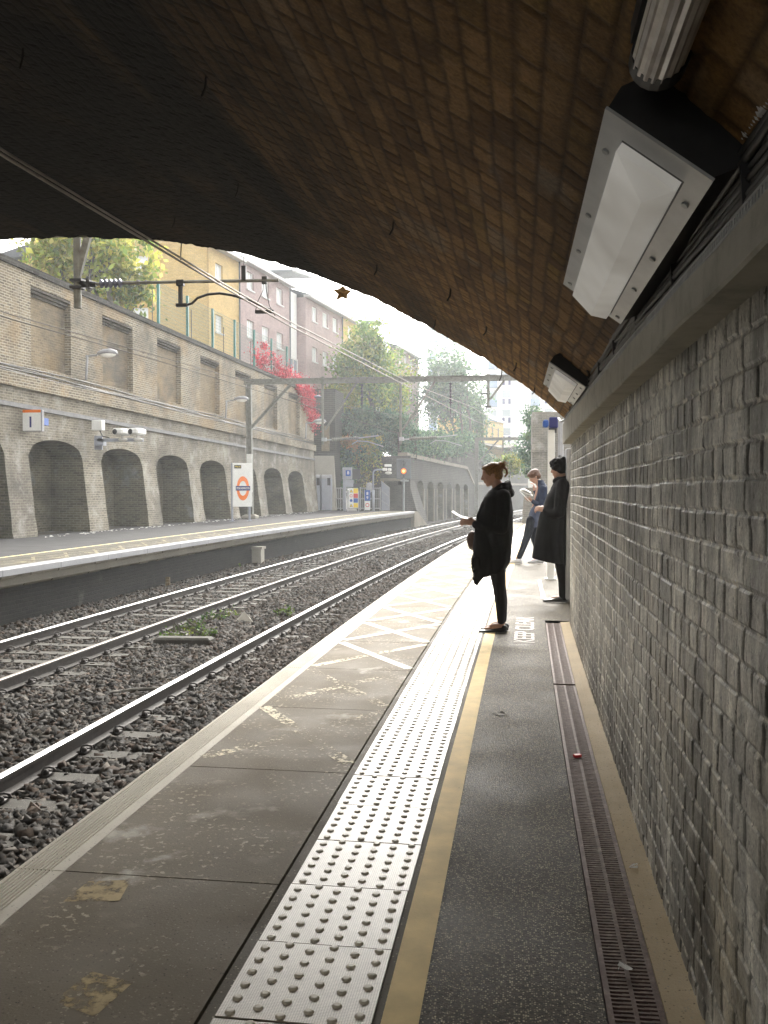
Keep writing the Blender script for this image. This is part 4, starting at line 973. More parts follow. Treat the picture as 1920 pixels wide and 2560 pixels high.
# tower blocks and the small ochre house far away
def towerblock(name, lab, x0, x1, y, zt, dy=12, floors=7, balc=True, col='render', bays=3):
    t = thing(name, lab, 'tower block', ((x0+x1)/2, y, 0)); Tm = Matrix.Translation(-t.location); m = MB(); m.bb((x0,y,-1),(x1,y+dy,zt)); o = m.build('wall', M[col], t); o.matrix_parent_inverse = Tm
    fh = (zt-2)/floors; bw = (x1-x0)/bays
    for i in range(floors):
        for j in range(bays):
            cx = x0+bw*(j+.5); z0 = 2+fh*i; f = MB()
            kind = (j % 3)
            if kind == 1 and balc:
                f.bb((cx-bw*.32,y-.12,z0+.25*fh),(cx+bw*.32,y-.02,z0+.60*fh)); o = f.build('balcony', M['render'], t); o.matrix_parent_inverse = Tm
                g = MB(); 
                for q in (-.3,.12): g.bb((cx+bw*q,y-.16,z0+.28*fh),(cx+bw*(q+.18),y-.13,z0+.57*fh))
                g.build('panel', M['navy'] if balc == 2 else M['roofblue'], o)
                g = MB(); g.bb((cx-bw*.3,y-.05,z0+.62*fh),(cx+bw*.3,y-.02,z0+1.0*fh)); o = g.build('window', M['glassd'], t); o.matrix_parent_inverse = Tm
            elif kind == 0:
                f.bb((cx-bw*.25,y-.1,z0+.3*fh),(cx+bw*.3,y-.04,z0+.95*fh)); o = f.build('window', M['glassd'], t); o.matrix_parent_inverse = Tm
                g = MB(); g.bb((cx-bw*.3,y-.9,z0+.2*fh),(cx+bw*.35,y-.8,z0+.5*fh)); g.bb((cx-bw*.3,y-.8,z0+.14*fh),(cx+bw*.35,y,z0+.2*fh)); o = g.build('balcony', M['roofblue'], t); o.matrix_parent_inverse = Tm
            else:
                f.bb((cx-bw*.22,y-.08,z0+.4*fh),(cx+bw*.22,y-.02,z0+.8*fh)); o = f.build('window', M['glass'], t); o.matrix_parent_inverse = Tm
    return t
towerblock('tower_block', 'faint white tower block behind the trees above the gantry beam', -15.8, -9.5, 170, 34, floors=10, bays=3)
towerblock('tower_block', 'white tower block with blue balcony panels right of the trees', -4.6, 6.5, 150, 26, floors=8, balc=2, bays=5)
hs_ = thing('house', 'small ochre house with a pitched roof in front of the white tower block', 'house', (-3.4, 110, 4)); Tm = Matrix.Translation(-hs_.location)
m = MB(); m.rings([[(-4.9,108,3),(-1.4,120,3),(-5,122,3),(-9,110,3)],[(-4.9,108,9.7),(-1.4,120,9.7),(-5,122,9.7),(-9,110,9.7)]]); o = m.build('wall', M['yelbrick'], hs_); o.matrix_parent_inverse = Tm
m = MB(); m.rings([[(-4.7,107.7,9.7),(-1.1,119.9,9.7),(-1.2,120.3,9.9),(-4.8,107.6,9.95)],[(-6.9,109,11),(-3.4,121,11),(-3.4,121.1,11.1),(-6.9,109,11.1)]]); o = m.build('roof', M['slate'], hs_); o.matrix_parent_inverse = Tm
for i in range(5):
    y = 109.2+i*2.2; x = -4.9+(y-108)*.29; m = MB(); m.bb((x-.05,y-.5,7.2),(x+.05,y+.5,8.9)); o = m.build('window', M['glassd'], hs_); o.matrix_parent_inverse = Tm
# ------------------------------------------------------------------ light fittings on the vault
def local(t, m, n, mt, parent=None, smooth=None):   # world-space mesh under a thing
    o = m.build(n, M[mt] if isinstance(mt, str) else mt, parent or t, smooth=smooth)
    if parent is None or parent is t: o.matrix_parent_inverse = Matrix.Translation(-t.location)
    return o
def light_box(lab, s0, s1, lo, up):
    """lo/up = (o,z) of the lower and upper long edges of the face plate"""
    lo = Vector((lo[0], 0, lo[1])); up = Vector((up[0], 0, up[1])); c = (lo+up)/2
    t = thing('light_fitting', lab, 'light', (c.x, (s0+s1)/2, c.z), 0, 'box lights along the vault foot')
    d = (up-lo); wd = d.length; d.normalize(); n = Vector((d.z, 0, -d.x));  n = n if n.z < 0 else -n      # outward, down to the platform
    def P(a, s, h): v = lo+d*a+n*h; return (v.x, s, v.z)
    m = MB(); th = -.006
    # face plate with a hole
    a0, a1, q0, q1 = wd*.19, wd*.80, s0+(s1-s0)*.055, s1-(s1-s0)*.025
    for aa, ab, qa, qb in ((0,a0,s0,s1),(a1,wd,s0,s1),(a0,a1,s0,q0),(a0,a1,q1,s1)):
        m.add([P(a,q,h) for a in (aa,ab) for q in (qa,qb) for h in (th,0)], [(0,1,3,2),(4,6,7,5),(0,4,5,1),(2,3,7,6),(0,2,6,4),(1,5,7,3)])
    fp = local(t, m, 'face_plate', 'offwhite' if False else 'plate')
    m = MB(); k = (s1-s0)
    for q in (.12,.42,.66,.95):
        for a in (wd*.09, wd*.9): 
            m.add([P(a+.008*math.cos(i*PI/3), s0+k*q+.011*math.sin(i*PI/3), h) for h in (.0,.005) for i in range(6)], [(6,7,8,9,10,11)]+[(i,(i+1)%6,6+(i+1)%6,6+i) for i in range(6)])
    m.build('screws', M['steel'], fp)
    # diffuser: asymmetric prism
    m = MB(); e = .004; r = wd*.40
    A = [P(a0+e,q0+e,.002), P(a1-e,q0+e,.002), P(a1-e,q1-e,.002), P(a0+e,q1-e,.002)]
    B = [P(a0+e,q0+e,.022), P(a1-e,q0+e,.022), P(a1-e,q1-e,.022), P(a0+e,q1-e,.022)]
    C_ = [P(r,q0+.10*min(1,k),.046), P(r,q1-.03,.046)]
    m.add(A+B+C_, [(0,1,5,4),(1,2,6,5),(2,3,7,6),(3,0,4,7),(4,5,8),(5,6,9,8),(6,7,9),(7,4,8,9)]); local(t, m, 'diffuser', 'diffuser')
    # black body behind
    m = MB(); bp = [(0.003,-.007),(wd-.003,-.007),(wd-.0,-.05),(wd-.04,-.115),(wd*.4,-.19),(-.04,-.17),(-.03,-.06)]
    m.rings([[P(a,s,h) for a, h in bp] for s in (s0+.003, s1-.003)]); local(t, m, 'housing', 'dark')
    return t
b = NB('face_plate_enamel'); nn = b.noise(7, detail=6); M['plate'] = b.end(b.bsdf(b.ramp(nn, [(.3,(.40,.41,.42)),(.7,(.55,.56,.56))]), .38, b.bump(b.noise(90), .15, .002), spec=.5))
light_box('large box light with a dusty pale diffuser, nearest on the vault by the wall', 1.79, 3.29, (.36,1.912), (.165,2.055))
light_box('small box light with a pale diffuser, farther along the vault near the bridge edge', 5.68, 6.85, (.42,1.95), (.205,2.105))
# ribbed batten nearer the camera
t = thing('batten_light', 'long ribbed translucent batten light above the large box light', 'light', (.245,.9,2.08))
m = MB(); R = []; n = 26
for s in (-.1, .4, .9, 1.35, 1.66):
    r = []
    for i in range(n):
        a = -PI*1.12+PI*1.3*i/(n-1)+.25; rr = .043+(.0025 if i % 2 else 0); r.append((.242+rr*math.cos(a), s, 2.085+rr*math.sin(a)))
    R.append(r)
m.rings(R); local(t, m, 'diffuser', 'ribbed')
m = MB(); R = []
for s in (1.645, 1.69, 1.73): R.append([(.245+(.050 if s < 1.72 else .03)*math.cos(a), s, 2.09+(.050 if s < 1.72 else .03)*math.sin(a)) for a in [2*PI*i/20 for i in range(20)]])
m.rings(R); local(t, m, 'end_cap', 'dark')
m = MB(); m.bb((.2,-.2,2.13),(.31,1.7,2.19)); local(t, m, 'backplate', 'dark')

# cable tray with conduit and cables on the ledge
t = thing('cable_tray', 'perforated cable tray heaped with black cables along the plaster ledge', 'cable tray', W(.43, 4, 1.9)); 
def lz(s): return ledge_z(max(s,0))[1]
m = MB(); S_ = np.arange(-.6, 9.3, .022); pr_o = .399
# perforated edge strip: plate with real square holes made of bars
for h0, h1 in ((.004,.010),(.024,.030)):
    m.rings([[W(pr_o,s,lz(s)+h0), W(pr_o+.003,s,lz(s)+h0), W(pr_o+.003,s,lz(s)+h1), W(pr_o,s,lz(s)+h1)] for s in np.arange(-.6, 9.3, .5)])
for s in S_: m.box(W(pr_o+.0015, s, lz(s)+.017), (.003, .011, .0145), heading(s))
m.rings([[W(pr_o+.003,s,lz(s)+.002), W(.47,s,lz(s)+.002), W(.47,s,lz(s)+.006), W(pr_o+.003,s,lz(s)+.006)] for s in np.arange(-.6, 9.3, .5)])
local(t, m, 'tray', 'steel')
rng = random.Random(5)
for i, (oo, zz, r) in enumerate(((.424,.040,.009),(.436,.045,.010),(.425,.060,.0085),(.440,.068,.011),(.428,.080,.008),(.445,.092,.009),(.430,.098,.0075),(.420,.112,.009),(.433,.124,.011),(.424,.138,.008))):
    m = MB(); ph = rng.random()*6; ph2 = rng.random()*6
    m.tube([W(oo-.014+.003*math.sin(s*2.1+ph), s, lz(s)+zz+.005*math.sin(s*2.9+ph2)+.003*math.sin(s*7+ph)) for s in np.arange(-.6, 9.3, .16)], r, 6); local(t, m, 'cable', 'rubber', smooth=True)
m = MB(); pts = []; rr = []
for k, s in enumerate(np.arange(-.6, 9.3, .0068)):
    pts.append(W(.417+.004*math.sin(s*1.7), s, lz(s)+.166+.006*math.sin(s*1.3))); rr.append(.0155 if k % 2 else .0195)
m.tube(pts, rr, 8); local(t, m, 'corrugated_conduit', 'offwhite')
for s in np.arange(.2, 9.2, .78): m = MB(); m.rings([[W(.402,s+d,lz(s)+.03), W(.398,s+d,lz(s)+.11), W(.46,s+d,lz(s)+.115), W(.46,s+d,lz(s)+.03)] for d in (0,.012)]); local(t, m, 'strap', 'dark')
# cable from the small light
m = MB(); m.tube([(.33,5.75,2.12),(.38,5.6,2.14),(.41,5.5,2.05),(.42,5.4,1.99)], .008, 6); tag(m.build('light_cable', M['rubber']), 'short black cable curling from the small box light to the tray', 'cable')
# tray end: cut conduit pieces
m = MB(); m.tube([(.50,9.32,2.03),(.46,9.5,2.02),(.44,9.6,2.06)], .012, 6); tag(m.build('conduit_stub', M['steel']), 'bare metal conduit end poking out past the wall corner', 'conduit')

# ------------------------------------------------------------------ overhead line equipment
def wire(name, pts, r, lab, grp, mat='copper'):
    m = MB(); m.tube(pts, r, 6); return tag(m.build(name, M[mat]), lab, 'wire', grp)
def OW(o, s, z): return Vector(W(o, s, z))
wire('contact_wire', [OW(-3.2,-10,3.36), OW(-3.2,5.5,3.43), OW(-3.2,12.2,3.57), OW(-3.3,40.5,4.35), OW(-3.2,90,4.6)], .0105, 'lower of the twin wires over the near track', 'overhead wires', 'nearwire')
wire('catenary_wire', [OW(-3.22,-10,3.40), OW(-3.22,5.5,3.475), OW(-3.2,9.8,3.56), OW(-3.2,12.2,3.63), OW(-3.25,25,4.15), OW(-3.3,40.5,4.9), OW(-3.2,65,4.7), OW(-3.2,90,5.0)], .0095, 'upper of the twin wires over the near track', 'overhead wires', 'nearwire')
wire('contact_wire', [OW(-6.75,-10,3.5), OW(-6.75,11.5,3.60), OW(-6.75,16,3.70), OW(-6.75,40.5,3.85), OW(-6.75,90,4.1)], .0085, 'lower of the twin wires over the far track', 'overhead wires')
wire('catenary_wire', [OW(-6.75,-10,3.56), OW(-6.75,11.5,3.66), OW(-6.75,16,3.78), OW(-6.75,28,4.05), OW(-6.75,40.5,4.6), OW(-6.75,60,4.4), OW(-6.75,90,4.7)], .0075, 'upper of the twin wires over the far track', 'overhead wires')
def insul(m, a, b_, n, r0, r1, seg=12):
    a = Vector(a); b_ = Vector(b_); pts = []; rr = []
    for i in range(n):
        for f, r in ((0, r0), (.25, r1), (.45, r1*.95), (.6, r0), (.99, r0)):
            pts.append(a+(b_-a)*((i+f)/n)); rr.append(r)
    m.tube(pts, rr, seg)
# cantilever just outside the bridge, hung on the spandrel
YC = 12.2
cx = -5.98
t = thing('cantilever', 'overhead line cantilever with a ribbed grey insulator just outside the bridge mouth', 'cantilever', (cx, YC, 4.2))
m = MB(); m.tube([(cx,YC,3.84),(cx,YC,5.9)], .052, 12); local(t, m, 'drop_tube', 'olive')
m = MB(); m.rings([[(cx-.03,YC-.03,4.32),(cx+.05,YC-.03,4.28),(cx+.05,YC+.03,4.28),(cx-.03,YC+.03,4.32)],[(cx+.42,YC-.03,5.9),(cx+.52,YC-.03,5.9),(cx+.52,YC+.03,5.9),(cx+.42,YC+.03,5.9)]]); local(t, m, 'brace', 'olive')
m = MB(); m.bb((cx-.1,9.4,5.85),(cx+.6,YC+.1,5.98)); local(t, m, 'bracket_beam', 'olive')
m = MB(); m.bb((cx-.085,YC-.07,4.10),(cx+.085,YC+.07,4.14)); m.bb((cx-.085,YC-.07,4.20),(cx+.085,YC+.07,4.235)); m.tube([(cx+.05,YC,4.17),(cx+.27,YC,4.16)], [.05,.035], 8); m.box((cx+.17,YC,4.165), (.05,.10,.11)); local(t, m, 'clamp', 'dark')
m = MB(); insul(m, (cx+.33,YC,4.165), (cx+.66,YC,4.165), 5, .03, .062, 16); local(t, m, 'insulator', 'ceramic', smooth=True)
m = MB(); m.tube([(cx+.26,YC,4.165),(cx+.34,YC,4.165)], .022, 8); m.tube([(cx+.64,YC,4.165),(cx+.78,YC,4.166)], .024, 8); m.tube([(cx+.76,YC,4.166),(-3.13,YC,4.135)], .0215, 10); m.tube([(cx+.86,YC,4.166),(cx+.90,YC,4.166)], .035, 8); m.tube([(cx+.98,YC,4.165),(cx+1.0,YC,4.165)], .033, 8); local(t, m, 'top_arm', 'steel' if False else 'olive')
m = MB(); m.tube([(-4.50,YC,4.16),(-4.50,YC,3.86)], .032, 8); m.bb((-4.56,YC-.03,3.82),(-4.40,YC+.03,3.86)); m.bb((-4.55,YC-.035,4.10),(-4.45,YC+.035,4.18)); local(t, m, 'drop_bracket', 'dark')
m = MB(); m.tube([(-4.42,YC,3.84),(-4.34,YC,3.86),(-4.26,YC,3.93),(-4.12,YC,3.975),(-3.95,YC,3.985),(-3.78,YC,3.955),(-3.5,YC,3.87),(-3.2,YC,3.72)], .018, 8); local(t, m, 'registration_arm', 'dark', smooth=True)
m = MB(); m.bb((-3.36,YC-.02,4.09),(-3.29,YC+.02,4.19)); m.tube([(-3.34,YC,4.12),(-3.35,YC,4.0),(-3.42,YC,3.86),(-3.45,YC,3.74)], .005, 6); m.tube([(-3.31,YC,4.12),(-3.30,YC,4.0),(-3.26,YC,3.8),(-3.18,YC,3.66)], .005, 6); local(t, m, 'dropper_loop', 'dark')
m = MB(); m.bb((-3.45,YC-.03,3.70),(-3.2,YC+.03,3.74)); local(t, m, 'wire_clamp', 'dark')
m = MB(); m.bb((-3.64,YC-.025,4.14),(-3.58,YC+.025,4.34)); m.tube([(-3.61,YC,4.34),(-3.615,YC,4.75)], .004, 5); local(t, m, 'wire_hanger', 'dark')

# gantry over both tracks
YG = 40.5
t = thing('line_gantry', 'grey steel gantry beam across the tracks on a tall mast beside the roundel sign', 'gantry', (-11.75, YG, 0))
def ibeam(m, a, b_, w_, h, tf=.03):
    a = Vector(a); b_ = Vector(b_); d = (b_-a).normalized(); u = Vector((0,1,0)); v = d.cross(u).normalized()
    def bx(o0, o1, p0, p1): m.add([q+u*o+v*p for q in (a, b_) for o in (o0, o1) for p in (p0, p1)], [(0,1,3,2),(4,6,7,5),(0,4,5,1),(2,3,7,6),(0,2,6,4),(1,5,7,3)])
    bx(-w_/2, w_/2, h/2-tf, h/2); bx(-w_/2, w_/2, -h/2, -h/2+tf); bx(-.012, .012, -h/2+tf, h/2-tf)
m = MB(); ibeam(m, (-11.72,YG,.1), (-11.78,YG,6.0), .22, .24); local(t, m, 'mast', 'olive')
m = MB(); m.bb((-11.85,YG-.14,1.2),(-11.59,YG-.125,2.9)); local(t, m, 'white_band', 'white')
m = MB(); m.bb((-11.82,YG-.16,2.62),(-11.62,YG-.145,2.86)); local(t, m, 'number_plate', 'white')
m = MB(); m.bevbox((-12.05,YG-.3,.0),(-11.4,YG+.3,.16), .04); m.bb((-11.95,YG-.2,.16),(-11.5,YG+.2,.2)); local(t, m, 'foot', 'lightconc')
m = MB(); ibeam(m, (-12.0,YG,6.12), (2.4,YG,6.12), .2, .24); local(t, m, 'beam', 'olive')
m = MB(); ibeam(m, (-11.70,YG,4.05), (-9.85,YG,5.98), .12, .12, .02); local(t, m, 'knee_brace', 'olive')
for x in (-8.41, -4.94, -1.12):
    m = MB(); zl = 3.3 if x < -2 else 4.9
    m.tube([(x,YG,6.3),(x,YG,zl)], .055, 8); m.bb((x-.09,YG-.09,6.22),(x+.09,YG+.09,6.26)); m.bb((x-.09,YG-.09,5.98),(x+.09,YG+.09,6.02)); local(t, m, 'drop_tube', 'olive')
for x0, x1, z1 in ((-8.3, -6.89, 3.95), (-4.85, -3.45, 3.9), (-1.05, -.45, 5.2)):
    m = MB(); m.tube([(x1,YG,6.25),(x1,YG,6.0),(x0,YG,z1 if z1 < 5 else 5.2)], .045, 6); local(t, m, 'brace', 'olive')
for x in (-6.65, -2.75):
    m = MB(); insul(m, (x,YG,5.95), (x,YG,5.0), 7, .03, .075, 8); local(t, m, 'hanging_insulator', 'dark'); m = MB(); m.tube([(x,YG,5.0),(x,YG,4.6)], .015, 5); local(t, m, 'hanger_rod', 'dark')
for x in (-8.3, -4.85):
    m = MB(); insul(m, (x+.3,YG,3.52), (x+1.5,YG,3.58), 14, .045, .085, 8); local(t, m, 'arm_insulator', 'olive')
    m = MB(); m.tube([(x,YG,3.5),(x+.3,YG,3.52)], .04, 6); m.bb((x-.15,YG-.1,3.45),(x+.05,YG+.1,3.6)); local(t, m, 'arm_root', 'steel'); m = MB(); m.tube([(x+1.5,YG,3.58),(x+2.4,YG,3.68)], .03, 6); local(t, m, 'arm', 'steel'); m = MB(); m.tube([(x+1.2,YG,3.3),(x+1.45,YG,3.45),(x+1.9,YG,3.42),(x+2.6,YG,3.2)], .025, 6); local(t, m, 'registration_arm', 'steel')
m = MB(); m.blob((-8.65,YG,5.42),(.16,.1,.07),10,6); m.tube([(-8.55,YG,5.42),(-8.41,YG,5.42)], .03, 6); local(t, m, 'clamp_box', 'ceramic')
m = MB(); m.bb((-1.45,YG-.04,5.42),(-1.05,YG+.04,5.48)); m.bb((-1.25,YG-.1,4.85),(-1.0,YG+.1,4.92)); local(t, m, 'bracket', 'dark')
# second gantry in the distance
YH = 75
t = thing('line_gantry', 'small distant steel gantry farther down the curved cutting', 'gantry', (-3.0, YH, -1))
m = MB(); ibeam(m, (-3.0,YH,-1), (-3.0,YH,5.3), .25, .3); local(t, m, 'mast', 'olive')
m = MB(); ibeam(m, (-3.15,YH,5.32), (6.5,YH,5.32), .2, .24); local(t, m, 'beam', 'olive')
m = MB(); ibeam(m, (-2.9,YH,3.4), (-1.3,YH,5.2), .12, .12, .02); local(t, m, 'knee_brace', 'olive')
for x in (-.9, 1.6): m = MB(); m.tube([(x,YH,5.3),(x,YH,3.8)], .06, 6); m.tube([(x,YH,4.0),(x+1.3,YH,5.2)], .04, 6); local(t, m, 'drop_tube', 'olive')
m = MB(); insul(m, (-2.9,YH,2.9), (-1.6,YH,3.1), 9, .05, .09, 8); m.tube([(-1.6,YH,3.1),(-.6,YH,3.3)], .04, 6); local(t, m, 'arm', 'olive')

# ------------------------------------------------------------------ platform lamps on the opposite wall
def wall_lamp(tw, zb, sc, lab):
    p = Vector(Mw(tw, -.1, zb, False)); t = thing('wall_lamp', lab, 'lamp', p, 0, 'bracket lamps on the opposite wall')
    m = MB(); m.tube([(0,0,0),(.02,0,.30*sc),(.05,0,.9*sc)], .045*sc, 8); m.tube([(.0,0,-.2*sc),(-.06,0,-.3*sc),(-.1,0,-.32*sc)], .025, 6); m.build('post', M['palegrey'], t, smooth=True)
    m = MB(); m.tube([(.0,0,.86*sc),(.45*sc,0,.9*sc)], .035*sc, 8); m.build('arm', M['palegrey'], t)
    m = MB(); R = []
    for x, r, zz in ((.42,.03,.92),(.5,.13,.93),(.7,.19,.96),(.95,.19,.97),(1.15,.13,.95),(1.22,.03,.93)):
        R.append([(x*sc, math.cos(a)*r*sc, (zz+max(0,math.sin(a))*r*.8+min(0,math.sin(a))*r*.25)*sc) for a in [2*PI*i/12 for i in range(12)]])
    m.rings(R); h = m.build('lamp_head', M['palegrey'], t, smooth=True)
    m = MB(); m.blob((.85*sc,0,.90*sc), (.30*sc,.15*sc,.09*sc), 12, 6); m.build('lens', M['diffuser'], t)
wall_lamp(27.45, 4.72, .86, 'nearest bracket lamp on the opposite wall, above the camera pair')
wall_lamp(39.5, 4.44, .86, 'bracket lamp on the opposite wall just left of the gantry mast')
wall_lamp(52.2, 4.22, 1.0, 'farthest bracket lamp, at the end of the opposite wall')

# ------------------------------------------------------------------ signs and cameras
def ring_roundel(m, R, r, cx, cz, y, n=40, th=.004):
    for i in range(n):
        a, b_ = 2*PI*i/n, 2*PI*(i+1)/n
        m.quad((cx+r*math.cos(a),y,cz+r*math.sin(a)), (cx+R*math.cos(a),y,cz+R*math.sin(a)), (cx+R*math.cos(b_),y,cz+R*math.sin(b_)), (cx+r*math.cos(b_),y,cz+r*math.sin(b_)))
def put_text(txt, h, loc, parent, mat, wd=None, name='lettering', rot=0):
    me = text_mesh(txt, 1.0, bold=.02); xs = [v.co.x for v in me.vertices]; ys = [v.co.y for v in me.vertices]; lx = max(xs)-min(xs); ly = max(ys)-min(ys); mx, my = (max(xs)+min(xs))/2, (max(ys)+min(ys))/2
    k = h/ly; kx = k if wd is None else wd/lx
    for v in me.vertices:
        x, z = (v.co.x-mx)*kx, (v.co.y-my)*k; v.co = Vector((loc[0]+x, loc[1], loc[2]+z))
    o = link(name, me, M[mat], parent); return o
# roundel station sign, turned a little towards the track
t = thing('station_sign', 'tall white station name sign with an orange ring and blue name bar on two posts', 'sign', (-11.15, 37.3, 0), .62)
m = MB(); m.bevbox((-.42,-.04,.6),(.42,.04,2.40), .01); m.build('panel', M['white'], t)
for x in (-.42, .33): m = MB(); m.tube([(x,.03,-.02),(x,.03,.62 if x > 0 else 2.4)], .045, 8); m.bb((x-.09,-.06,0),(x+.09,.12,.02)); m.build('post', M['bluegrey'], t)
m = MB(); ring_roundel(m, .27, .165, .02, 1.36, -.046); 
for v_i, v in enumerate(m.v): m.v[v_i] = (v[0], v[1], 1.36+(v[2]-1.36)*1.85)
m.build('ring', M['orange'], t)
m = MB(); m.bb((-.29,-.056,1.27),(.33,-.05,1.46)); nb1 = m.build('name_bar', M['navy'], t)
put_text('STOKE NEWINGTON', .085, (.02,-.060,1.365), t, 'white', .56)
m = MB(); m.bb((-.35,-.05,2.18),(-.05,-.044,2.32)); m.build('small_plate', M['dark'], t); put_text('Way out', .07, (-.2,-.056,2.25), t, 'yellow', .24)
# platform number sign
t = thing('platform_number_sign', 'small white square sign with an orange top and the number 1', 'sign', Mw(24.35, .0, 3.22, False), .0)
m = MB(); m.bevbox((-.38,-.06,-.28),(.30,.06,.32), .01); m.build('case', M['palegrey'], t)
m = MB(); m.bb((-.34,-.066,-.26),(.26,-.062,.24)); m.build('face', M['white'], t); m = MB(); m.bb((-.34,-.066,.242),(.26,-.062,.32)); m.build('orange_band', M['orange'], t)
put_text('1', .30, (-.04,-.072,-.02), t, 'navy'); 
m = MB(); m.bb((-.42,-.02,-.2),(-.38,.3,.25)); m.bb((-.42,.05,-.1),(.3,.3,.1)); m.build('bracket', M['blue'], t)
# twin cameras
t = thing('security_cameras', 'pair of white security cameras on a bracket with a junction box over the arches', 'camera', Mw(28.0, .1, 3.0, False))
m = MB(); m.bevbox((-.20,-.25,.18),(.14,.0,.50), .02); m.build('junction_box', M['white'], t)
m = MB(); m.tube([(0,-.1,.2),(.1,-.1,.0),(.35,-.2,-.05),(.42,-.2,-.15)], .02, 6); m.build('cable', M['rubber'], t)
m = MB(); m.bb((-.2,-.05,-.42),(.06,.0,.02)); m.bb((.0,-.28,-.18),(1.5,-.2,-.08)); m.bb((-.1,-.28,-.3),(.2,-.05,-.08)); m.build('bracket', M['bluegrey'], t)
for x in (.66, 1.16):
    m = MB(); m.bevbox((x-.03,-.62,.02),(x+.32,.1,.22), .05); c_ = m.build('camera_housing', M['white'], t); m = MB(); m.blob((x+.08,-.63,.11), (.075,.02,.085), 12, 8); m.build('lens', M['dark'], c_)
    m = MB(); m.tube([(x+.15,-.25,.02),(x+.15,-.25,-.12)], .035, 6); m.blob((x+.2,-.3,-.12), (.16,.1,.06), 10, 6); m.build('mount', M['offwhite'], t)
# speaker column with blue box just past the wall corner
t = thing('speaker_post', 'white post topped with a blue loudspeaker box just past the wall corner', 'post', (.545, 14, 0))
m = MB(); m.bevbox((-.055,-.055,0),(.045,.055,2.22), .008); m.bb((-.09,-.09,0),(.08,.09,.02)); m.build('post', M['palewhite'] if 'palewhite' in M else M['white'], t)
m = MB(); m.bevbox((-.04,-.11,2.24),(.09,.11,2.40), .012); bx_ = m.build('loudspeaker', M['navy'], t); m = MB(); m.bevbox((-.13,-.13,2.25),(-.05,.09,2.36), .02); m.build('horn', M['blue'], t); m = MB(); m.bb((-.04,-.05,2.17),(.07,.05,2.235)); m.build('bracket', M['dark'], t)
t = thing('lamp_column', 'plain grey column behind the white speaker post', 'post', (.97, 20, 0)); m = MB(); m.tube([(0,0,0),(0,0,2.76)], [.07,.06], 10); m.build('column', M['palegrey'], t); m = MB(); m.bb((-.1,-.1,0),(.1,.1,.03)); m.build('base', M['grey'], t)
# pale cabinet behind the wall corner
t = thing('cabinet', 'pale grey cabinet edge showing past the corner of the brick wall', 'cabinet', (.72, 11.2, 0)); m = MB(); m.bevbox((-.12,-.2,.05),(.3,.25,1.82), .012); m.build('body', M['palegrey'], t); m = MB(); m.bb((-.08,-.207,.12),(.26,-.203,1.75)); m.build('door', M['grey'], t)
m = MB(); m.tube([(.61,9.75,.0),(.61,9.75,.5)], .02, 8); m.bb((.58,9.72,.0),(.64,9.78,.02)); tag(m.build('handrail_foot', M['white']), 'thin white metal strip standing at the wall foot beside the coat hem', 'rail')

# signal
t = thing('signal', 'railway signal with one amber light glowing on a dark backboard', 'signal', (-6.87, 58, 1.2))
m = MB(); m.bevbox((-.46,-.03,.75),(.46,.03,2.03), .03); m.build('backboard', M['slate'], t)
for z in (1.85, 1.65, 1.25, .93):
    if z == 1.25: continue
    m = MB(); m.tube([(0,-.03,z),(0,-.22,z)], .10, 12, cap=False); m.build('hood', M['dark'], t)
m = MB(); m.blob((0,-.04,1.25), (.17,.05,.17), 18, 10); lp_ = m.build('lamp', emis('amber_lamp', (1, .16, .012), .42), t); m = MB(); m.blob((0,-.08,1.25), (.085,.03,.085), 14, 8); m.build('bright_lens', emis('amber_core', (1, .42, .12), 1.3), lp_)
m = MB(); m.tube([(0,.02,.8),(0,.05,-2.4)], .07, 8); m.bb((-.2,-.1,.60),(.3,.1,.70)); m.build('post', M['grey'], t)
# notices at the platform end
t = thing('information_sign', 'pale blue post sign with a blue square reading 8 and a black screen beside it', 'sign', (-9.85, 55, 0))
m = MB(); m.bevbox((-.36,-.05,1.9),(.22,.05,2.62), .01); m.bb((-.33,-.04,0),(-.16,.04,1.9)); m.bb((-.33,-.045,1.45),(.3,.035,1.88)); m.build('panel', M['ltblue'] if 'ltblue' in M else M['bluegrey'], t)
m = MB(); m.bb((-.16,-.06,2.1),(.14,-.055,2.45)); m.build('number_square', M['blue'], t); put_text('8', .20, (-.01,-.07,2.3), t, 'white'); 
m = MB(); m.bb((.24,-.04,1.9),(.70,.04,2.52)); m.build('screen', M['dark'], t); m = MB(); m.bb((.24,-.04,1.25),(.68,.04,1.65)); m.build('lower_screen', M['dark'], t)
t = thing('safety_sign', 'upright safety notice with yellow, red and blue panels beside warning symbols', 'sign', (-9.37, 54, 0))
m = MB(); m.bevbox((-.28,-.02,.22),(.28,.02,1.38), .03); m.build('board', M['white'], t)
for z0, z1, c_ in ((1.08,1.36,'yellow'),(.80,1.06,'red'),(.52,.78,'blue'),(.24,.50,'yellow')): m = MB(); m.bb((.0,-.028,z0),(.265,-.024,z1)); m.build('panel', M[c_], t)
for z in (1.22,.37): m = MB(); m.add([(-.24,-.03,z-.09),(-.04,-.03,z-.09),(-.14,-.03,z+.09)], [(0,1,2)]); w__ = m.build('warning_triangle', M['dark'], t); m = MB(); m.add([(-.205,-.033,z-.068),(-.075,-.033,z-.068),(-.14,-.033,z+.05)], [(0,1,2)]); m.build('yellow_centre', M['yellow'], w__)
m = MB(); ring_roundel(m, .085,.06,-.14,.93,-.03,20); m.build('red_ring', M['red'], t); m = MB(); ring_roundel(m, .085,.0,-.14,.65,-.03,20); m.build('blue_disc', M['blue'], t)
for x in (-.36,.30): m = MB(); m.tube([(x,.05,0),(x,.05,1.2)], .03, 6); m.build('post', M['palegrey'], t)
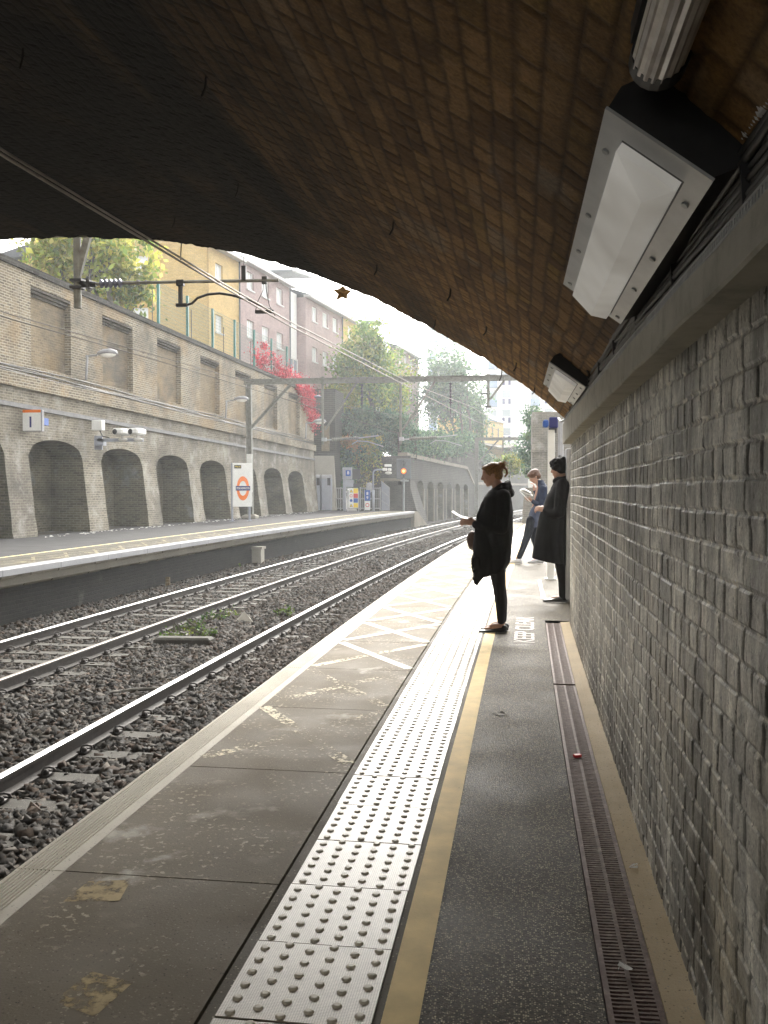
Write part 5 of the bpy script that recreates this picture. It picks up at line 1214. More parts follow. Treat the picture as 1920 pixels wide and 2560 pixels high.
t = thing('number_board', 'narrow upright board with white numbers 8 and 9 on blue above a red ring', 'sign', (-8.78, 55.5, 0))
m = MB(); m.bb((-.16,-.02,.62),(.16,.02,1.26)); m.build('blue_panel', M['blue'], t); put_text('8', .18, (0,-.03,1.06), t, 'white'); put_text('9', .18, (0,-.03,.80), t, 'white')
m = MB(); m.bb((-.16,-.02,.05),(.16,.02,.60)); m.build('white_panel', M['white'], t); m = MB(); ring_roundel(m, .12,.08,0,.36,-.03,20); m.build('red_ring', M['red'], t); m = MB(); m.tube([(-.19,0,0),(-.19,0,1.3)], .025, 6); m.build('post', M['palegrey'], t)
# camera mast at the platform end
t = thing('camera_mast', 'pale grey cranked mast carrying a cluster of white cameras at the platform end', 'camera mast', (-8.5, 56, 0))
m = MB(); m.tube([(0,0,0),(0,0,1.25)], .09, 10); m.tube([(0,0,1.25),(0,0,2.35),(.08,0,2.46),(.25,0,2.50),(.75,0,2.52)], .05, 8); m.build('mast', M['bluegrey'], t, smooth=True)
m = MB(); m.bevbox((.6,-.3,2.42),(.86,.0,2.60), .03); m.bevbox((.92,-.3,2.42),(1.12,.0,2.58), .03); m.bevbox((.72,-.25,2.68),(1.12,.05,2.82), .02); m.build('cameras', M['white'], t)
m = MB(); m.blob((.95,-.1,2.30), (.22,.15,.10), 10, 6); m.build('floodlight', M['offwhite'], t)
m = MB(); m.bevbox((-.42,-.15,1.1),(-.08,.15,1.72), .08); m.build('box', M['palegrey'], t)
# railings and gate
t = thing('railing', 'pale green-grey tubular railing across the end of the opposite platform', 'railing', (-10, 57.2, 0))
m = MB()
for z in (.12,.72,1.38): m.tube([(-2.0,0,z),(1.75,0,z)], .03, 6)
m.build('rails', M['rail_paint'] if 'rail_paint' in M else M['palegrey'], t); m = MB()
for i in range(30): m.tube([(-2.0+i*.125,0,.12),(-2.0+i*.125,0,1.38)], .014, 5)
m.build('bars', M['palegrey'], t)
for x in (-2,-.75,.5,1.75): m = MB(); m.tube([(x,0,0),(x,0,1.45)], .04, 6); m.build('post', M['palegrey'], t)
t = thing('gate', 'blue-grey sheet metal gate standing open at the platform end', 'gate', (-8.17, 57.3, 0), -.35)
m = MB(); m.add([(0,-.02,.0),(.55,-.02,0),(.55,-.02,1.38),(0,-.02,1.78),(0,.02,.0),(.55,.02,0),(.55,.02,1.38),(0,.02,1.78)], [(0,1,2,3),(7,6,5,4),(0,4,5,1),(1,5,6,2),(2,6,7,3),(3,7,4,0)]); m.build('sheet', M['bluegrey'], t)
m = MB(); m.tube([(0,-.03,1.80),(.56,-.03,1.40)], .03, 6); m.tube([(0,-.03,1.2),(.56,-.03,.82)], .025, 6); m.tube([(0,-.03,.6),(.56,-.03,.25)], .025, 6); m.tube([(.56,-.03,0),(.56,-.03,1.4)], .03, 6); m.build('frame', M['palegrey'], t)
for x, lab in ((-12.12,'left one of two lavender-grey ticket cabinets at the end of the opposite wall'),(-11.45,'right one of two lavender-grey ticket cabinets, next to the railing')):
    t = thing('cabinet', lab, 'cabinet', (x, 57.3 if False else 56.4, 0), 0, 'cabinets at the platform end'); m = MB(); m.rings([[(-.28,.2,z) if False else (-.28,.25,z), (-.28,-.3,z), (.28,-.3,z), (.28,.25,z)] for z in (.02, 1.95)]); m.build('body', M['bluegrey'], t)
    m = MB(); R = []
    for x_ in (-.29,.29): R.append([(x_, .28*math.cos(a)-.03, 1.95+.26*math.sin(a)) for a in [PI*i/10 for i in range(11)]])
    m.rings(R); h = m.build('hood', M['palegrey'], t); m = MB(); m.bb((.08,-.312,1.55),(.27,-.306,2.0)); m.build('screen', M['dark'], t)
# trackside odds and ends
def lump(name, lab, cat, loc, rz, rings, mat):
    t = MB(); t.rings(rings); o = t.build(name, M[mat], None, loc); o.rotation_euler = (0,0,rz); return tag(o, lab, cat)
lump('concrete_block', 'small square concrete stub post against the black platform wall', 'block', (-8.05,28.4,-1.05), 0, [[(-.22,-.2,0),(.22,-.2,0),(.22,.2,0),(-.22,.2,0)],[(-.22,-.2,.5),(.22,-.2,.5),(.22,.2,.5),(-.22,.2,.5)],[(-.26,-.24,.5),(.26,-.24,.5),(.26,.24,.5),(-.26,.24,.5)],[(-.26,-.24,.58),(.26,-.24,.58),(.26,.24,.58),(-.26,.24,.58)]], 'lightconc')
lump('concrete_slab', 'pale grey concrete slab with bevelled ends lying in the ballast between the tracks', 'slab', (-4.97,13.5,-1.0), .10, [[(-.42,-.12,0),(.44,-.13,0),(.46,.1,0),(-.40,.14,0)],[(-.42,-.12,.07),(.44,-.13,.07),(.46,.1,.07),(-.40,.14,.07)],[(-.38,-.08,.10),(.40,-.10,.10),(.42,.07,.10),(-.37,.10,.10)]], 'sleeper')
lump('marker_stone', 'pyramid-topped concrete marker in the ballast between the tracks', 'marker', (-4.72,15.9,-1.06), .35, [[(-.16,-.15,0),(.16,-.15,0),(.16,.15,0),(-.16,.15,0)],[(-.15,-.14,.05),(.15,-.14,.05),(.15,.14,.05),(-.15,.14,.05)],[(-.01,-.01,.23),(.01,-.01,.23),(.01,.01,.23),(-.01,.01,.23)]], 'lightconc')
m = MB()
for i in range(9): m.bb((-.32+i*.075,-.17,0),(-.27+i*.075,.17,.03))
m.bb((-.34,-.18,-.03),(.34,.18,.0)); o = m.build('slatted_cover', M['sleeper'], None, (-4.80,14.75,-1.03)); o.rotation_euler = (0,0,.1); tag(o, 'weathered slatted cover lying between the weeds in the ballast', 'cover')
m = MB(); m.tube([(0,0,0),(.3,.05,.02),(.55,.12,.01),(.85,.2,.03)], [.018,.022,.016,.012], 6); o = m.build('stick', M['bark'], None, (-4.62,10.05,-1.0)); o.rotation_euler = (0,0,.35); tag(o, 'dark broken stick lying on the ballast beside the near rail', 'stick')
for x, y, lab in ((-8.25,21.4,'short rusty stake standing at the foot of the platform wall, the nearer one'),(-7.9,33.6,'short pale stake at the foot of the platform wall, the farther one')):
    m = MB(); m.rings([[(-.05,-.02,0),(.05,-.02,0),(.05,.02,0),(-.05,.02,0)],[(-.045,-.02,.27),(.05,-.02,.27),(.05,.02,.27),(-.045,.02,.27)]]); tag(m.build('stake', M['panel'], None, (x,y,-1.05)), lab, 'stake')
# litter
m = MB(); m.add([(-.035,-.01,.0),(-.01,-.02,.012),(.02,-.018,.004),(.045,-.005,.014),(.03,.012,.003),(.005,.016,.016),(-.02,.012,.002),(-.075,.0,.002)], [(7,0,6),(0,1,5,6),(1,2,4,5),(2,3,4)]); tag(m.build('dead_leaf', M['bark'], None, (-.075,5.56,.003)), 'curled dark dead leaf alone on the asphalt beside the yellow line', 'leaf')
m = MB(); m.box((0,0,.006), (.035,.025,.012), .4); tag(m.build('bottle_cap', M['red'], None, (.318,4.72,.004)), 'small bright red scrap lying on the drain cover', 'litter')
for (x, y, lab) in ((.425,3.35,'crumpled white paper scrap on the cement gutter strip'),(.31,2.62,'pale crumpled wrapper lying in the nearest part of the drain')):
    m = MB(); vs = [(random.uniform(-.022,.022), random.uniform(-.018,.018), random.uniform(.002,.02)) for _ in range(10)]; m.add(vs, [(0,1,2,3),(3,4,5),(5,6,7,0),(7,8,9,1),(2,4,6,8)]); tag(m.build('paper_scrap', M['paper'], None, (x,y,.006)), lab, 'litter')
m = MB(); rr = random.Random(3)
for i in range(150):
    tpos = 24.0+28*rr.random()**1.0; dd = rr.uniform(-.2,.9)+ (0 if rr.random() < .8 else -.8); p = Mw(tpos, .15+abs(dd)*.6, 0); a = rr.random()*3; r = rr.uniform(.03,.09)
    m.add([(p[0]+r*math.cos(a), p[1]+r*math.sin(a), .012), (p[0]-r*math.sin(a)*.6, p[1]+r*math.cos(a)*.6, .03), (p[0]-r*math.cos(a), p[1]-r*math.sin(a), .012), (p[0]+r*math.sin(a)*.6, p[1]-r*math.cos(a)*.6, .02)], [(0,1,2,3)])
tag(m.build('fallen_leaves', M['paper']), 'pale fallen leaves and litter scattered along the foot of the arched wall', 'leaf litter', kind='stuff')
m = MB(); vs = []
for i in range(10):
    r = (.040 if i % 2 == 0 else .021)*(1+.15*math.sin(i*2.3)); a = 2*PI*i/10+.25; vs.append((r*math.cos(a)*1.15, .006*math.sin(a*2), r*math.sin(a)))
m.add(vs+[(0,-.008,0)], [(10,i,(i+1)%10) for i in range(10)]); m.tube([(.01,0,-.03),(.018,.004,-.06)], .0015, 4)
tag(m.build('falling_leaf', M['fallleaf'], None, (-0.780, 4.200, 2.240)), 'single brown star-shaped leaf falling in mid air just under the bridge arch', 'leaf')
# green mesh fence on the wall top
t = thing('mesh_fence', 'teal steel mesh fence standing behind the top of the opposite retaining wall', 'fence', Mw(38,-1.1,7.3,False)); Tf = t
def Ff(tt_, z): return Mw(tt_, -1.1, z, False)
zt = lambda q: 9.45
for q in np.arange(34.9, 52.5, 2.83):
    m = MB(); p = Ff(q, 6.5); m.bb((p[0]-.05,p[1]-.05,6.5),(p[0]+.05,p[1]+.05,zt(q))); local(t, m, 'post', 'teal')
m = MB()
for z in np.arange(7.3, 9.41, .15): m.tube([Ff(q, z) for q in (34.9, 44, 52.3)], .006, 3, cap=False)
for q in np.arange(34.9, 52.3, .11): m.tube([Ff(q, 7.2), Ff(q, 9.42)], .005, 3, cap=False)
local(t, m, 'mesh', 'wiregreen')
m = MB()
for q in np.arange(33.6, 50, 3.7): p = Mw(q,-.75,6.9,False); m.tube([p, (p[0],p[1],9.0-.02*(q-26))], .018, 5)
tag(m.build('thin_rods', M['railside']), 'thin rusty rods standing along the inner edge of the wall coping', 'rod')
# ------------------------------------------------------------------ trees and climbers
def limb_tree(name, lab, base, h, crown_c, crown_r, n_leaf, leaf, cols, seed, n_limb=9, trunk_r=.2, lean=(0,0), sparse=.0, twist=1.0, density_fn=None, trunks=1, group=None):
    rg = np.random.RandomState(seed); base = np.array(base, float); cc = np.array(crown_c, float); cr = np.array(crown_r, float)
    t = thing(name, lab, 'tree', tuple(base), 0, group); tips = []
    m = MB()
    for k in range(trunks):
        b0 = base+np.array([(k-(trunks-1)/2)*trunk_r*3, rg.uniform(-.2,.2), 0]); top = cc+np.array([(k-(trunks-1)/2)*cr[0]*.5, 0, cr[2]*.2]); n = 7
        pts = [b0+(top-b0)*i/(n-1)+np.array([math.sin(i*1.3+seed+k), math.cos(i*1.7+seed), 0])*trunk_r*.8*(i > 0) for i in range(n)]
        m.tube([tuple(p) for p in pts], [trunk_r*(1.15-.9*i/(n-1)) for i in range(n)], 8)
        for j in range(n_limb):
            f = .35+.6*rg.rand(); i0 = min(int(f*(n-1)), n-2); p0 = pts[i0]+(pts[i0+1]-pts[i0])*(f*(n-1)-i0)
            d = rg.randn(3); d /= np.linalg.norm(d); end = cc+cr*d*(.45+.4*rg.rand()); mid = (p0+end)/2+np.array([0,0,.1*cr[2]])
            q = [p0, (p0+mid)/2, mid, (mid+end)/2, end]; q = [x+rg.randn(3)*trunk_r*.3*(i > 0) for i, x in enumerate(q)]
            r0 = trunk_r*(.55-.3*f); m.tube([tuple(x) for x in q], [r0, r0*.8, r0*.6, r0*.4, r0*.15], 5); tips += [end, mid]
            for _ in range(2):
                e2 = end+rg.randn(3)*cr*.22; m.tube([tuple(mid), tuple((mid+e2)/2+rg.randn(3)*.05), tuple(e2)], [r0*.35, r0*.2, r0*.08], 4); tips.append(e2)
    o = m.build('trunk', M['bark'], t, smooth=True); o.matrix_parent_inverse = Matrix.Translation(-t.location)
    K = max(40, int(n_leaf/170)); cl = []
    while len(cl) < K:
        d = rg.randn(3); d /= np.linalg.norm(d); p = cc+cr*d*(rg.rand()**.45)*(1+.18*math.sin(d[0]*5+seed)*math.cos(d[2]*4))
        if rg.rand() < sparse: continue
        cl.append(p)
    tips_ = [x for x in tips if rg.rand() < .8]; cl = np.array(cl+tips_)
    V, F, C = leaves(rg, cl, n_leaf, cr.mean()*.17, leaf, cols)
    o = np_mesh('crown', V, F, M['leaf'], t, col=C); o.matrix_parent_inverse = Matrix.Translation(-t.location); return t
def leaves(rg, cl, n, spread, size, cols, flat=None):
    idx = rg.randint(0, len(cl), n); tone = .6+.8*rg.rand(len(cl)); pick = rg.randint(0, len(cols), len(cl))
    p = cl[idx]+rg.randn(n, 3)*spread*(.5+.9*rg.rand(len(cl)))[idx][:, None]
    if flat is not None: p = flat(p, rg)
    a = rg.randn(n, 3); a /= np.linalg.norm(a, axis=1)[:, None]; b_ = rg.randn(n, 3); b_ = np.cross(a, b_); b_ /= np.linalg.norm(b_, axis=1)[:, None]
    s = size*(.5+.9*rg.rand(n))[:, None]
    V = np.stack([p-a*s, p+b_*s*.55, p+a*s, p-b_*s*.55], 1).reshape(-1, 3); F = np.arange(4*n).reshape(-1, 4)
    cols = np.array(cols); mixr = rg.rand(n) < .3; ci = np.where(mixr, rg.randint(0, len(cols), n), pick[idx]); c = cols[ci]*tone[idx][:, None]*(.75+.5*rg.rand(n, 1)); return V, F, np.repeat(c, 4, 0)
G1 = [(.14,.23,.05), (.21,.29,.06), (.32,.34,.08), (.10,.17,.05)]
GY = [(.30,.30,.055), (.22,.27,.05), (.12,.20,.045), (.38,.33,.08)]
GYL = [(.42,.42,.09), (.30,.36,.08), (.18,.27,.06), (.50,.46,.13)]
GB = [(.07,.15,.08), (.11,.20,.11), (.15,.24,.10), (.055,.11,.07)]
limb_tree('maple_tree', 'yellow-green maple with grey forked trunks behind the wall, left of the yellow block', (-17.1,36,6.4), 8, (-17.4,36,11.2), (2.7,1.8,2.5), 6500, .14, GYL, 3, 8, .17, sparse=.3, trunks=3)
limb_tree('maple_tree', 'sparse low maple boughs leaning over the fence beside the grey trunks', (-16.2,37.5,6.4), 4, (-15.9,37,9.9), (1.3,1.0,.9), 2200, .13, GYL, 8, 7, .1, sparse=.3)
limb_tree('broadleaf_tree', 'large bright green tree in front of the terrace, right of the red creeper', (-9.7,65,4.6), 9, (-10.2,65,9.5), (2.15,2.2,3.3), 12500, .13, G1, 12, 12, .22, sparse=.1)
limb_tree('broadleaf_tree', 'smaller yellowish bushy tree at the foot of the mauve block, left of the big tree', (-11.6,63,4.6), 4, (-11.6,63,7.0), (1.5,1.3,1.6), 8000, .11, GY, 14, 8, .12)
limb_tree('broadleaf_tree', 'yellow-tinged tree standing behind the large bright green tree', (-8.2,72,4.6), 8, (-9.6,72,8.9), (1.7,2.0,3.0), 6000, .13, G1+GY, 15, 10, .2)
limb_tree('birch_tree', 'tall hazy birch group with thin pale trunks in front of the white tower', (-4.9,92,5.5), 11, (-6.9,92,11.2), (3.1,3.0,3.5), 12000, .15, GB, 21, 12, .13, trunks=4, sparse=.15)
limb_tree('birch_tree', 'right-hand hazy green tree overlapping the ochre house', (-3.2,98,5.5), 9, (-4.3,98,9.4), (1.5,2.2,3.4), 5500, .15, GB, 22, 9, .12, trunks=2, sparse=.2)
limb_tree('broadleaf_tree', 'low hazy tree filling the gap beyond the second gantry', (-1.2,125,1), 6, (-1.2,125,4.6), (3.0,3,3.2), 8000, .18, GB+G1, 24, 8, .15)
limb_tree('broadleaf_tree', 'dark green tree against the left side of the brick block', (1.3,48,-1), 5, (1.15,48,3.6), (.75,1.0,1.7), 6000, .09, GB, 26, 6, .08)
limb_tree('bush', 'yellow-green bush on the far cutting wall, below the brick block', (-.3,60,1.2), 2, (-.25,60,2.9), (.9,1.2,.5), 3500, .08, GY, 27, 5, .05)
def hanging(name, lab, cat, pts, n, spread, size, cols, seed, stems=12, flat=None):
    rg = np.random.RandomState(seed); P = np.array(pts, float); t = thing(name, lab, cat, tuple(P[0])); m = MB()
    for k in range(stems):
        a = P[rg.randint(len(P))]; b_ = P[rg.randint(len(P))]; q = a*.5+b_*.5; m.tube([tuple(a), tuple((a+q)/2+rg.randn(3)*.1), tuple(q)], [.02,.015,.008], 4)
    o = m.build('stems', M['bark'], t); o.matrix_parent_inverse = Matrix.Translation(-t.location)
    V, F, C = leaves(rg, P, n, spread, size, cols, flat); o = np_mesh('foliage', V, F, M['leaf'], t, col=C); o.matrix_parent_inverse = Matrix.Translation(-t.location)
rg = np.random.RandomState(9)
RED = [(.50,.05,.08), (.38,.03,.06), (.60,.10,.13), (.30,.04,.06)]
pts = [Mw(q, -1.05+rg.uniform(-.1,.1), rg.uniform(7.3, 8.0+1.25*math.exp(-((q-48.2)/2.6)**2)*rg.rand()**.5), False) for q in rg.uniform(46.2, 54.2, 60)]
pts += [Mw(q, -.18, 7.2-rg.rand()*(q-50.3)*.62, False) for q in 50.6+3.8*rg.rand(75)**.6]
hanging('red_creeper', 'bright red creeper spilling over the fence and down the end of the wall', 'creeper', pts, 11000, .16, .055, RED, 4)
IVY = [(.03,.085,.05), (.05,.12,.075), (.08,.16,.10), (.025,.06,.035), (.12,.18,.10)]
pts = [(x, (60.2 if x < -8.6 else 61.2)+rg.uniform(-.7,.7), 6.5-.25*abs(x+9.5)**.8-rg.rand()*(3.6 if x < -8.8 else 2.4)) for x in rg.uniform(-12.0,-6.9,420)]
hanging('ivy', 'dense blue-green ivy tumbling over the brick abutment behind the signal', 'ivy', pts, 46000, .24, .085, IVY, 5, 30)
pts = [(x, 60.0+rg.uniform(-.6,.8), 1.0+rg.rand()*3.6) for x in rg.uniform(-12.0,-9.1,170)]
hanging('shrub', 'dark green shrubs behind the platform end railing', 'shrub', pts, 14000, .22, .085, IVY[:3]+GY[2:3]+[(.06,.12,.03)], 6, 20)
pts = [(-10.3-.2+rg.uniform(-.45,.5), 59.3+rg.uniform(-.3,.3), 4.2+rg.uniform(-.35,.4)) for _ in range(30)]
hanging('orange_bush', 'rusty orange clump of autumn leaves within the ivy', 'shrub', pts, 1800, .14, .07, [(.36,.15,.045),(.30,.18,.06),(.22,.17,.05)], 7, 4)
pts = [(-8.9-(.7)*(k/60)+rg.uniform(-.5,.4), 59.6+rg.uniform(-.3,.3), 1.3+3.3*rg.rand()) for k in range(70)]
hanging('shrub', 'yellow-green autumn climber on the slope beside the abutment', 'shrub', pts, 6000, .18, .07, GY+[(.3,.22,.07)], 8, 10)
pts = [W(-10.5, q, tops(q)-.0-rg.rand()**1.5*1.3*(1 if q < 80 else .5)) for q in rg.uniform(59.5, 98, 420)]
hanging('ivy', 'pale trailing ivy along the top of the cutting wall', 'ivy', pts, 30000, .28, .10, IVY+GB, 10, 20)
for (c0, r0, n, lab, sd_) in (((-4.85,14.2),.18,130,'weed tuft beside the concrete slab and slatted cover',1), ((-5.35,16.3),.3,220,'spreading low weeds at the foot of the duller rail',2), ((-4.25,16.9),.15,130,'bright green weed tuft close to the near rail',3), ((-5.2,13.9),.2,160,'tiny weed sprig left of the concrete slab',4), ((-5.3,15.0),.2,130,'small weed patch behind the concrete slab',5), ((-8.4,27.2),.3,150,'sparse yellow weed at the foot of the platform wall',6), ((-7.9,47),1.1,700,'dry weeds where the opposite platform begins to slope',7)):
    pts = [(c0[0]+rg.uniform(-r0,r0), c0[1]+rg.uniform(-r0,r0)*1.1, -1.0+rg.rand()*.10) for _ in range(16)]
    hanging('weed', lab, 'weed', pts, n, .045, .03 if sd_ < 6 else .05, [(.06,.12,.02),(.10,.17,.03),(.045,.08,.03),(.14,.17,.04)], 40+sd_, 8)
# ------------------------------------------------------------------ people
def fuse(name, m, mat, parent=None, voxel=.006, smooth=6, noise=None):
    me = m.mesh(name); o = bpy.data.objects.new(name, me); COL.objects.link(o)
    r = o.modifiers.new('r', 'REMESH'); r.mode = 'VOXEL'; r.voxel_size = voxel
    s = o.modifiers.new('s', 'SMOOTH'); s.factor = .5; s.iterations = smooth
    bpy.context.view_layer.update(); dg = bpy.context.evaluated_depsgraph_get()
    me2 = bpy.data.meshes.new_from_object(o.evaluated_get(dg)); bpy.data.objects.remove(o); bpy.data.meshes.remove(me)
    if noise is not None:
        for v in me2.vertices: v.co = noise(v.co.copy())
    me2.polygons.foreach_set('use_smooth', [True]*len(me2.polygons)); me2.name = name
    me2.materials.clear(); me2.materials.append(M[mat] if isinstance(mat, str) else mat)
    return link(name, me2, None, parent)
def capsule(m, a, b_, ra, rb, n=12):
    a = Vector(a); b_ = Vector(b_); m.tube([a, (a*2+b_)/3, (a+b_*2)/3, b_], [ra, (ra*2+rb)/3, (ra+rb*2)/3, rb], n); m.blob(a, (ra,)*3, 12, 8); m.blob(b_, (rb,)*3, 12, 8)
def limb(m, pts, rr, n=12, sq=1.0):
    """tapered chain through joints with rounded ends"""
    P = [Vector(p) for p in pts]; Q = []; R = []
    for i in range(len(P)-1):
        for k in range(4): f = k/4; Q.append(P[i].lerp(P[i+1], f)); R.append(rr[i]+(rr[i+1]-rr[i])*f)
    Q.append(P[-1]); R.append(rr[-1]); m.tube(Q, R, n, sq=sq); m.blob(P[0], (rr[0]*.98,)*3, 12, 8); m.blob(P[-1], (rr[-1]*.98,)*3, 12, 8)
    for p, r in zip(P[1:-1], rr[1:-1]): m.blob(p, (r*.99,)*3, 12, 8)
def hand(m, wrist, fwd, up, side, curl=.5, s=1.0):
    """palm, four unequal bent fingers and a thumb leaving the side of the palm. fwd: wrist to knuckles; up: back of hand; side: towards thumb"""
    w_ = Vector(wrist); f = Vector(fwd).normalized(); u = Vector(up).normalized(); sd_ = Vector(side).normalized()
    R = Matrix((f, sd_, u)).transposed()
    m.blob(w_+f*.045*s, (.052*s,.040*s,.016*s), 12, 8, R); m.blob(w_+f*.075*s, (.022*s,.041*s,.0135*s), 12, 8, R); m.blob(w_+f*.005*s, (.03*s,.027*s,.021*s), 12, 8, R)
    for i, L_ in enumerate((.070,.078,.073,.058)):
        k = w_+f*.083*s+sd_*(.030-.0195*i)*s; a1 = curl*.5; a2 = curl*1.25; a3 = curl*1.9
        d1 = f*math.cos(a1)-u*math.sin(a1); d2 = f*math.cos(a2)-u*math.sin(a2); d3 = f*math.cos(a3)-u*math.sin(a3)
        p1 = k+d1*L_*.45*s; p2 = p1+d2*L_*.31*s; p3 = p2+d3*L_*.24*s
        m.tube([k-d1*.012*s, k, p1, p2, p3], [.0088*s,.0092*s,.0085*s,.0078*s,.0062*s], 8)
        m.blob(p3, (.0062*s,)*3, 8, 6); m.blob(p1, (.0087*s,)*3, 8, 6)
    b0 = w_+f*.028*s+sd_*.032*s; d = (f*.62+sd_*.62-u*.45).normalized(); p1 = b0+d*.034*s; d2 = (f*.85+sd_*.15-u*.5).normalized(); p2 = p1+d2*.03*s
    m.tube([b0-d*.015*s, b0, p1, p2], [.013*s,.0125*s,.010*s,.0075*s], 8); m.blob(p2, (.0075*s,)*3, 8, 6)
def head(m, c, s=1.0, face=-1, pitch=0.0, yaw=0.0):
    """head facing local -x; c = centre between the eyes depth-wise; s = head height / .225"""
    M_ = Matrix.Rotation(yaw, 3, 'Z') @ Matrix.Rotation(pitch, 3, 'Y')
    def A(p, r, mm=None): m.blob(Vector(c)+M_ @ (Vector(p)*s), tuple(q*s for q in r), 14, 10, M_)
    A((.012,0,.030), (.096,.076,.086)); A((-.020,0,.005), (.074,.066,.090)); A((-.035,0,-.055), (.052,.050,.050)); A((-.058,0,-.088), (.027,.028,.020))
    A((-.052,0,.045), (.040,.055,.038))                            # brow
    m.tube([Vector(c)+M_ @ (Vector(p)*s) for p in ((-.088,0,.028), (-.104,0,.000), (-.113,0,-.017), (-.096,0,-.026))], [.008*s,.010*s,.0125*s,.010*s], 8)
    A((-.098,.010,-.022), (.010,.008,.006)); A((-.098,-.010,-.022), (.010,.008,.006))
    A((-.088,0,-.047), (.013,.023,.0065)); A((-.085,0,-.059), (.013,.020,.0075))       # lips
    for y in (-.032,.032): A((-.078,y,.012), (.014,.015,.010)); A((-.082,y,.026), (.012,.018,.005)); A((-.058,y*1.35,-.022), (.022,.016,.022))
    for y in (-.075,.075): A((.012,y,-.004), (.018,.007,.030)); A((.006,y,-.024), (.010,.006,.010))
    return M_
def shoe(m, heel, toe_dir, L_=.25, w_=.09, h=.07, sole=.02):
    d = Vector(toe_dir); d.z = 0; d.normalize(); sd_ = Vector((-d.y, d.x, 0)); H = Vector(heel)
    R = []
    for f, ww, hh in ((0,.55,.75),(.06,.8,1.0),(.22,.85,1.05),(.42,.8,.82),(.62,1.0,.60),(.82,.95,.48),(.94,.7,.42),(1.0,.35,.3)):
        c = H+d*L_*f; R.append([c+sd_*(w_/2*ww*math.cos(a))+Vector((0,0,max(0,sole*.2+(h*hh)*(.5+.5*math.sin(a))))) for a in [2*PI*i/14 for i in range(14)]])
    m.rings(R)
def coat_rings(m, rows, n=40, folds=0.0, seed=0, top=True):
    """rows: (z, x_left, x_right, y_half, y_centre); z may be callable(x)"""
    R = []
    for (z, xl, xr, yh, yc) in rows:
        cx_ = (xl+xr)/2; rx = (xr-xl)/2; ring = []
        for i in range(n):
            a = 2*PI*i/n; zz = z(cx_+rx*math.cos(a)) if callable(z) else z; k = 1+folds*math.sin(a*7+seed)*(1 if callable(z) else max(0, min(1, (1.3-zz))))
            ring.append(Vector((cx_+rx*math.cos(a)*k, yc+yh*math.sin(a)*k, zz)))
        R.append(ring)
    m.rings(R)
def wrinkle(amp, f=14, seed=0):
    def fn(p):
        d = amp*(math.sin(p.z*f*1.3+p.x*f*.8+seed)*math.sin(p.x*f*1.7-p.z*f*.5+p.y*9)); e = abs(math.sin(p.x*f*2.2+p.z*f*.35+1.5*math.sin(p.z*5+seed)+p.y*11)); return p+Vector((d, d*.6+(e-.6)*amp*2.2*(1 if p.y > 0 else -1), 0))
    return fn

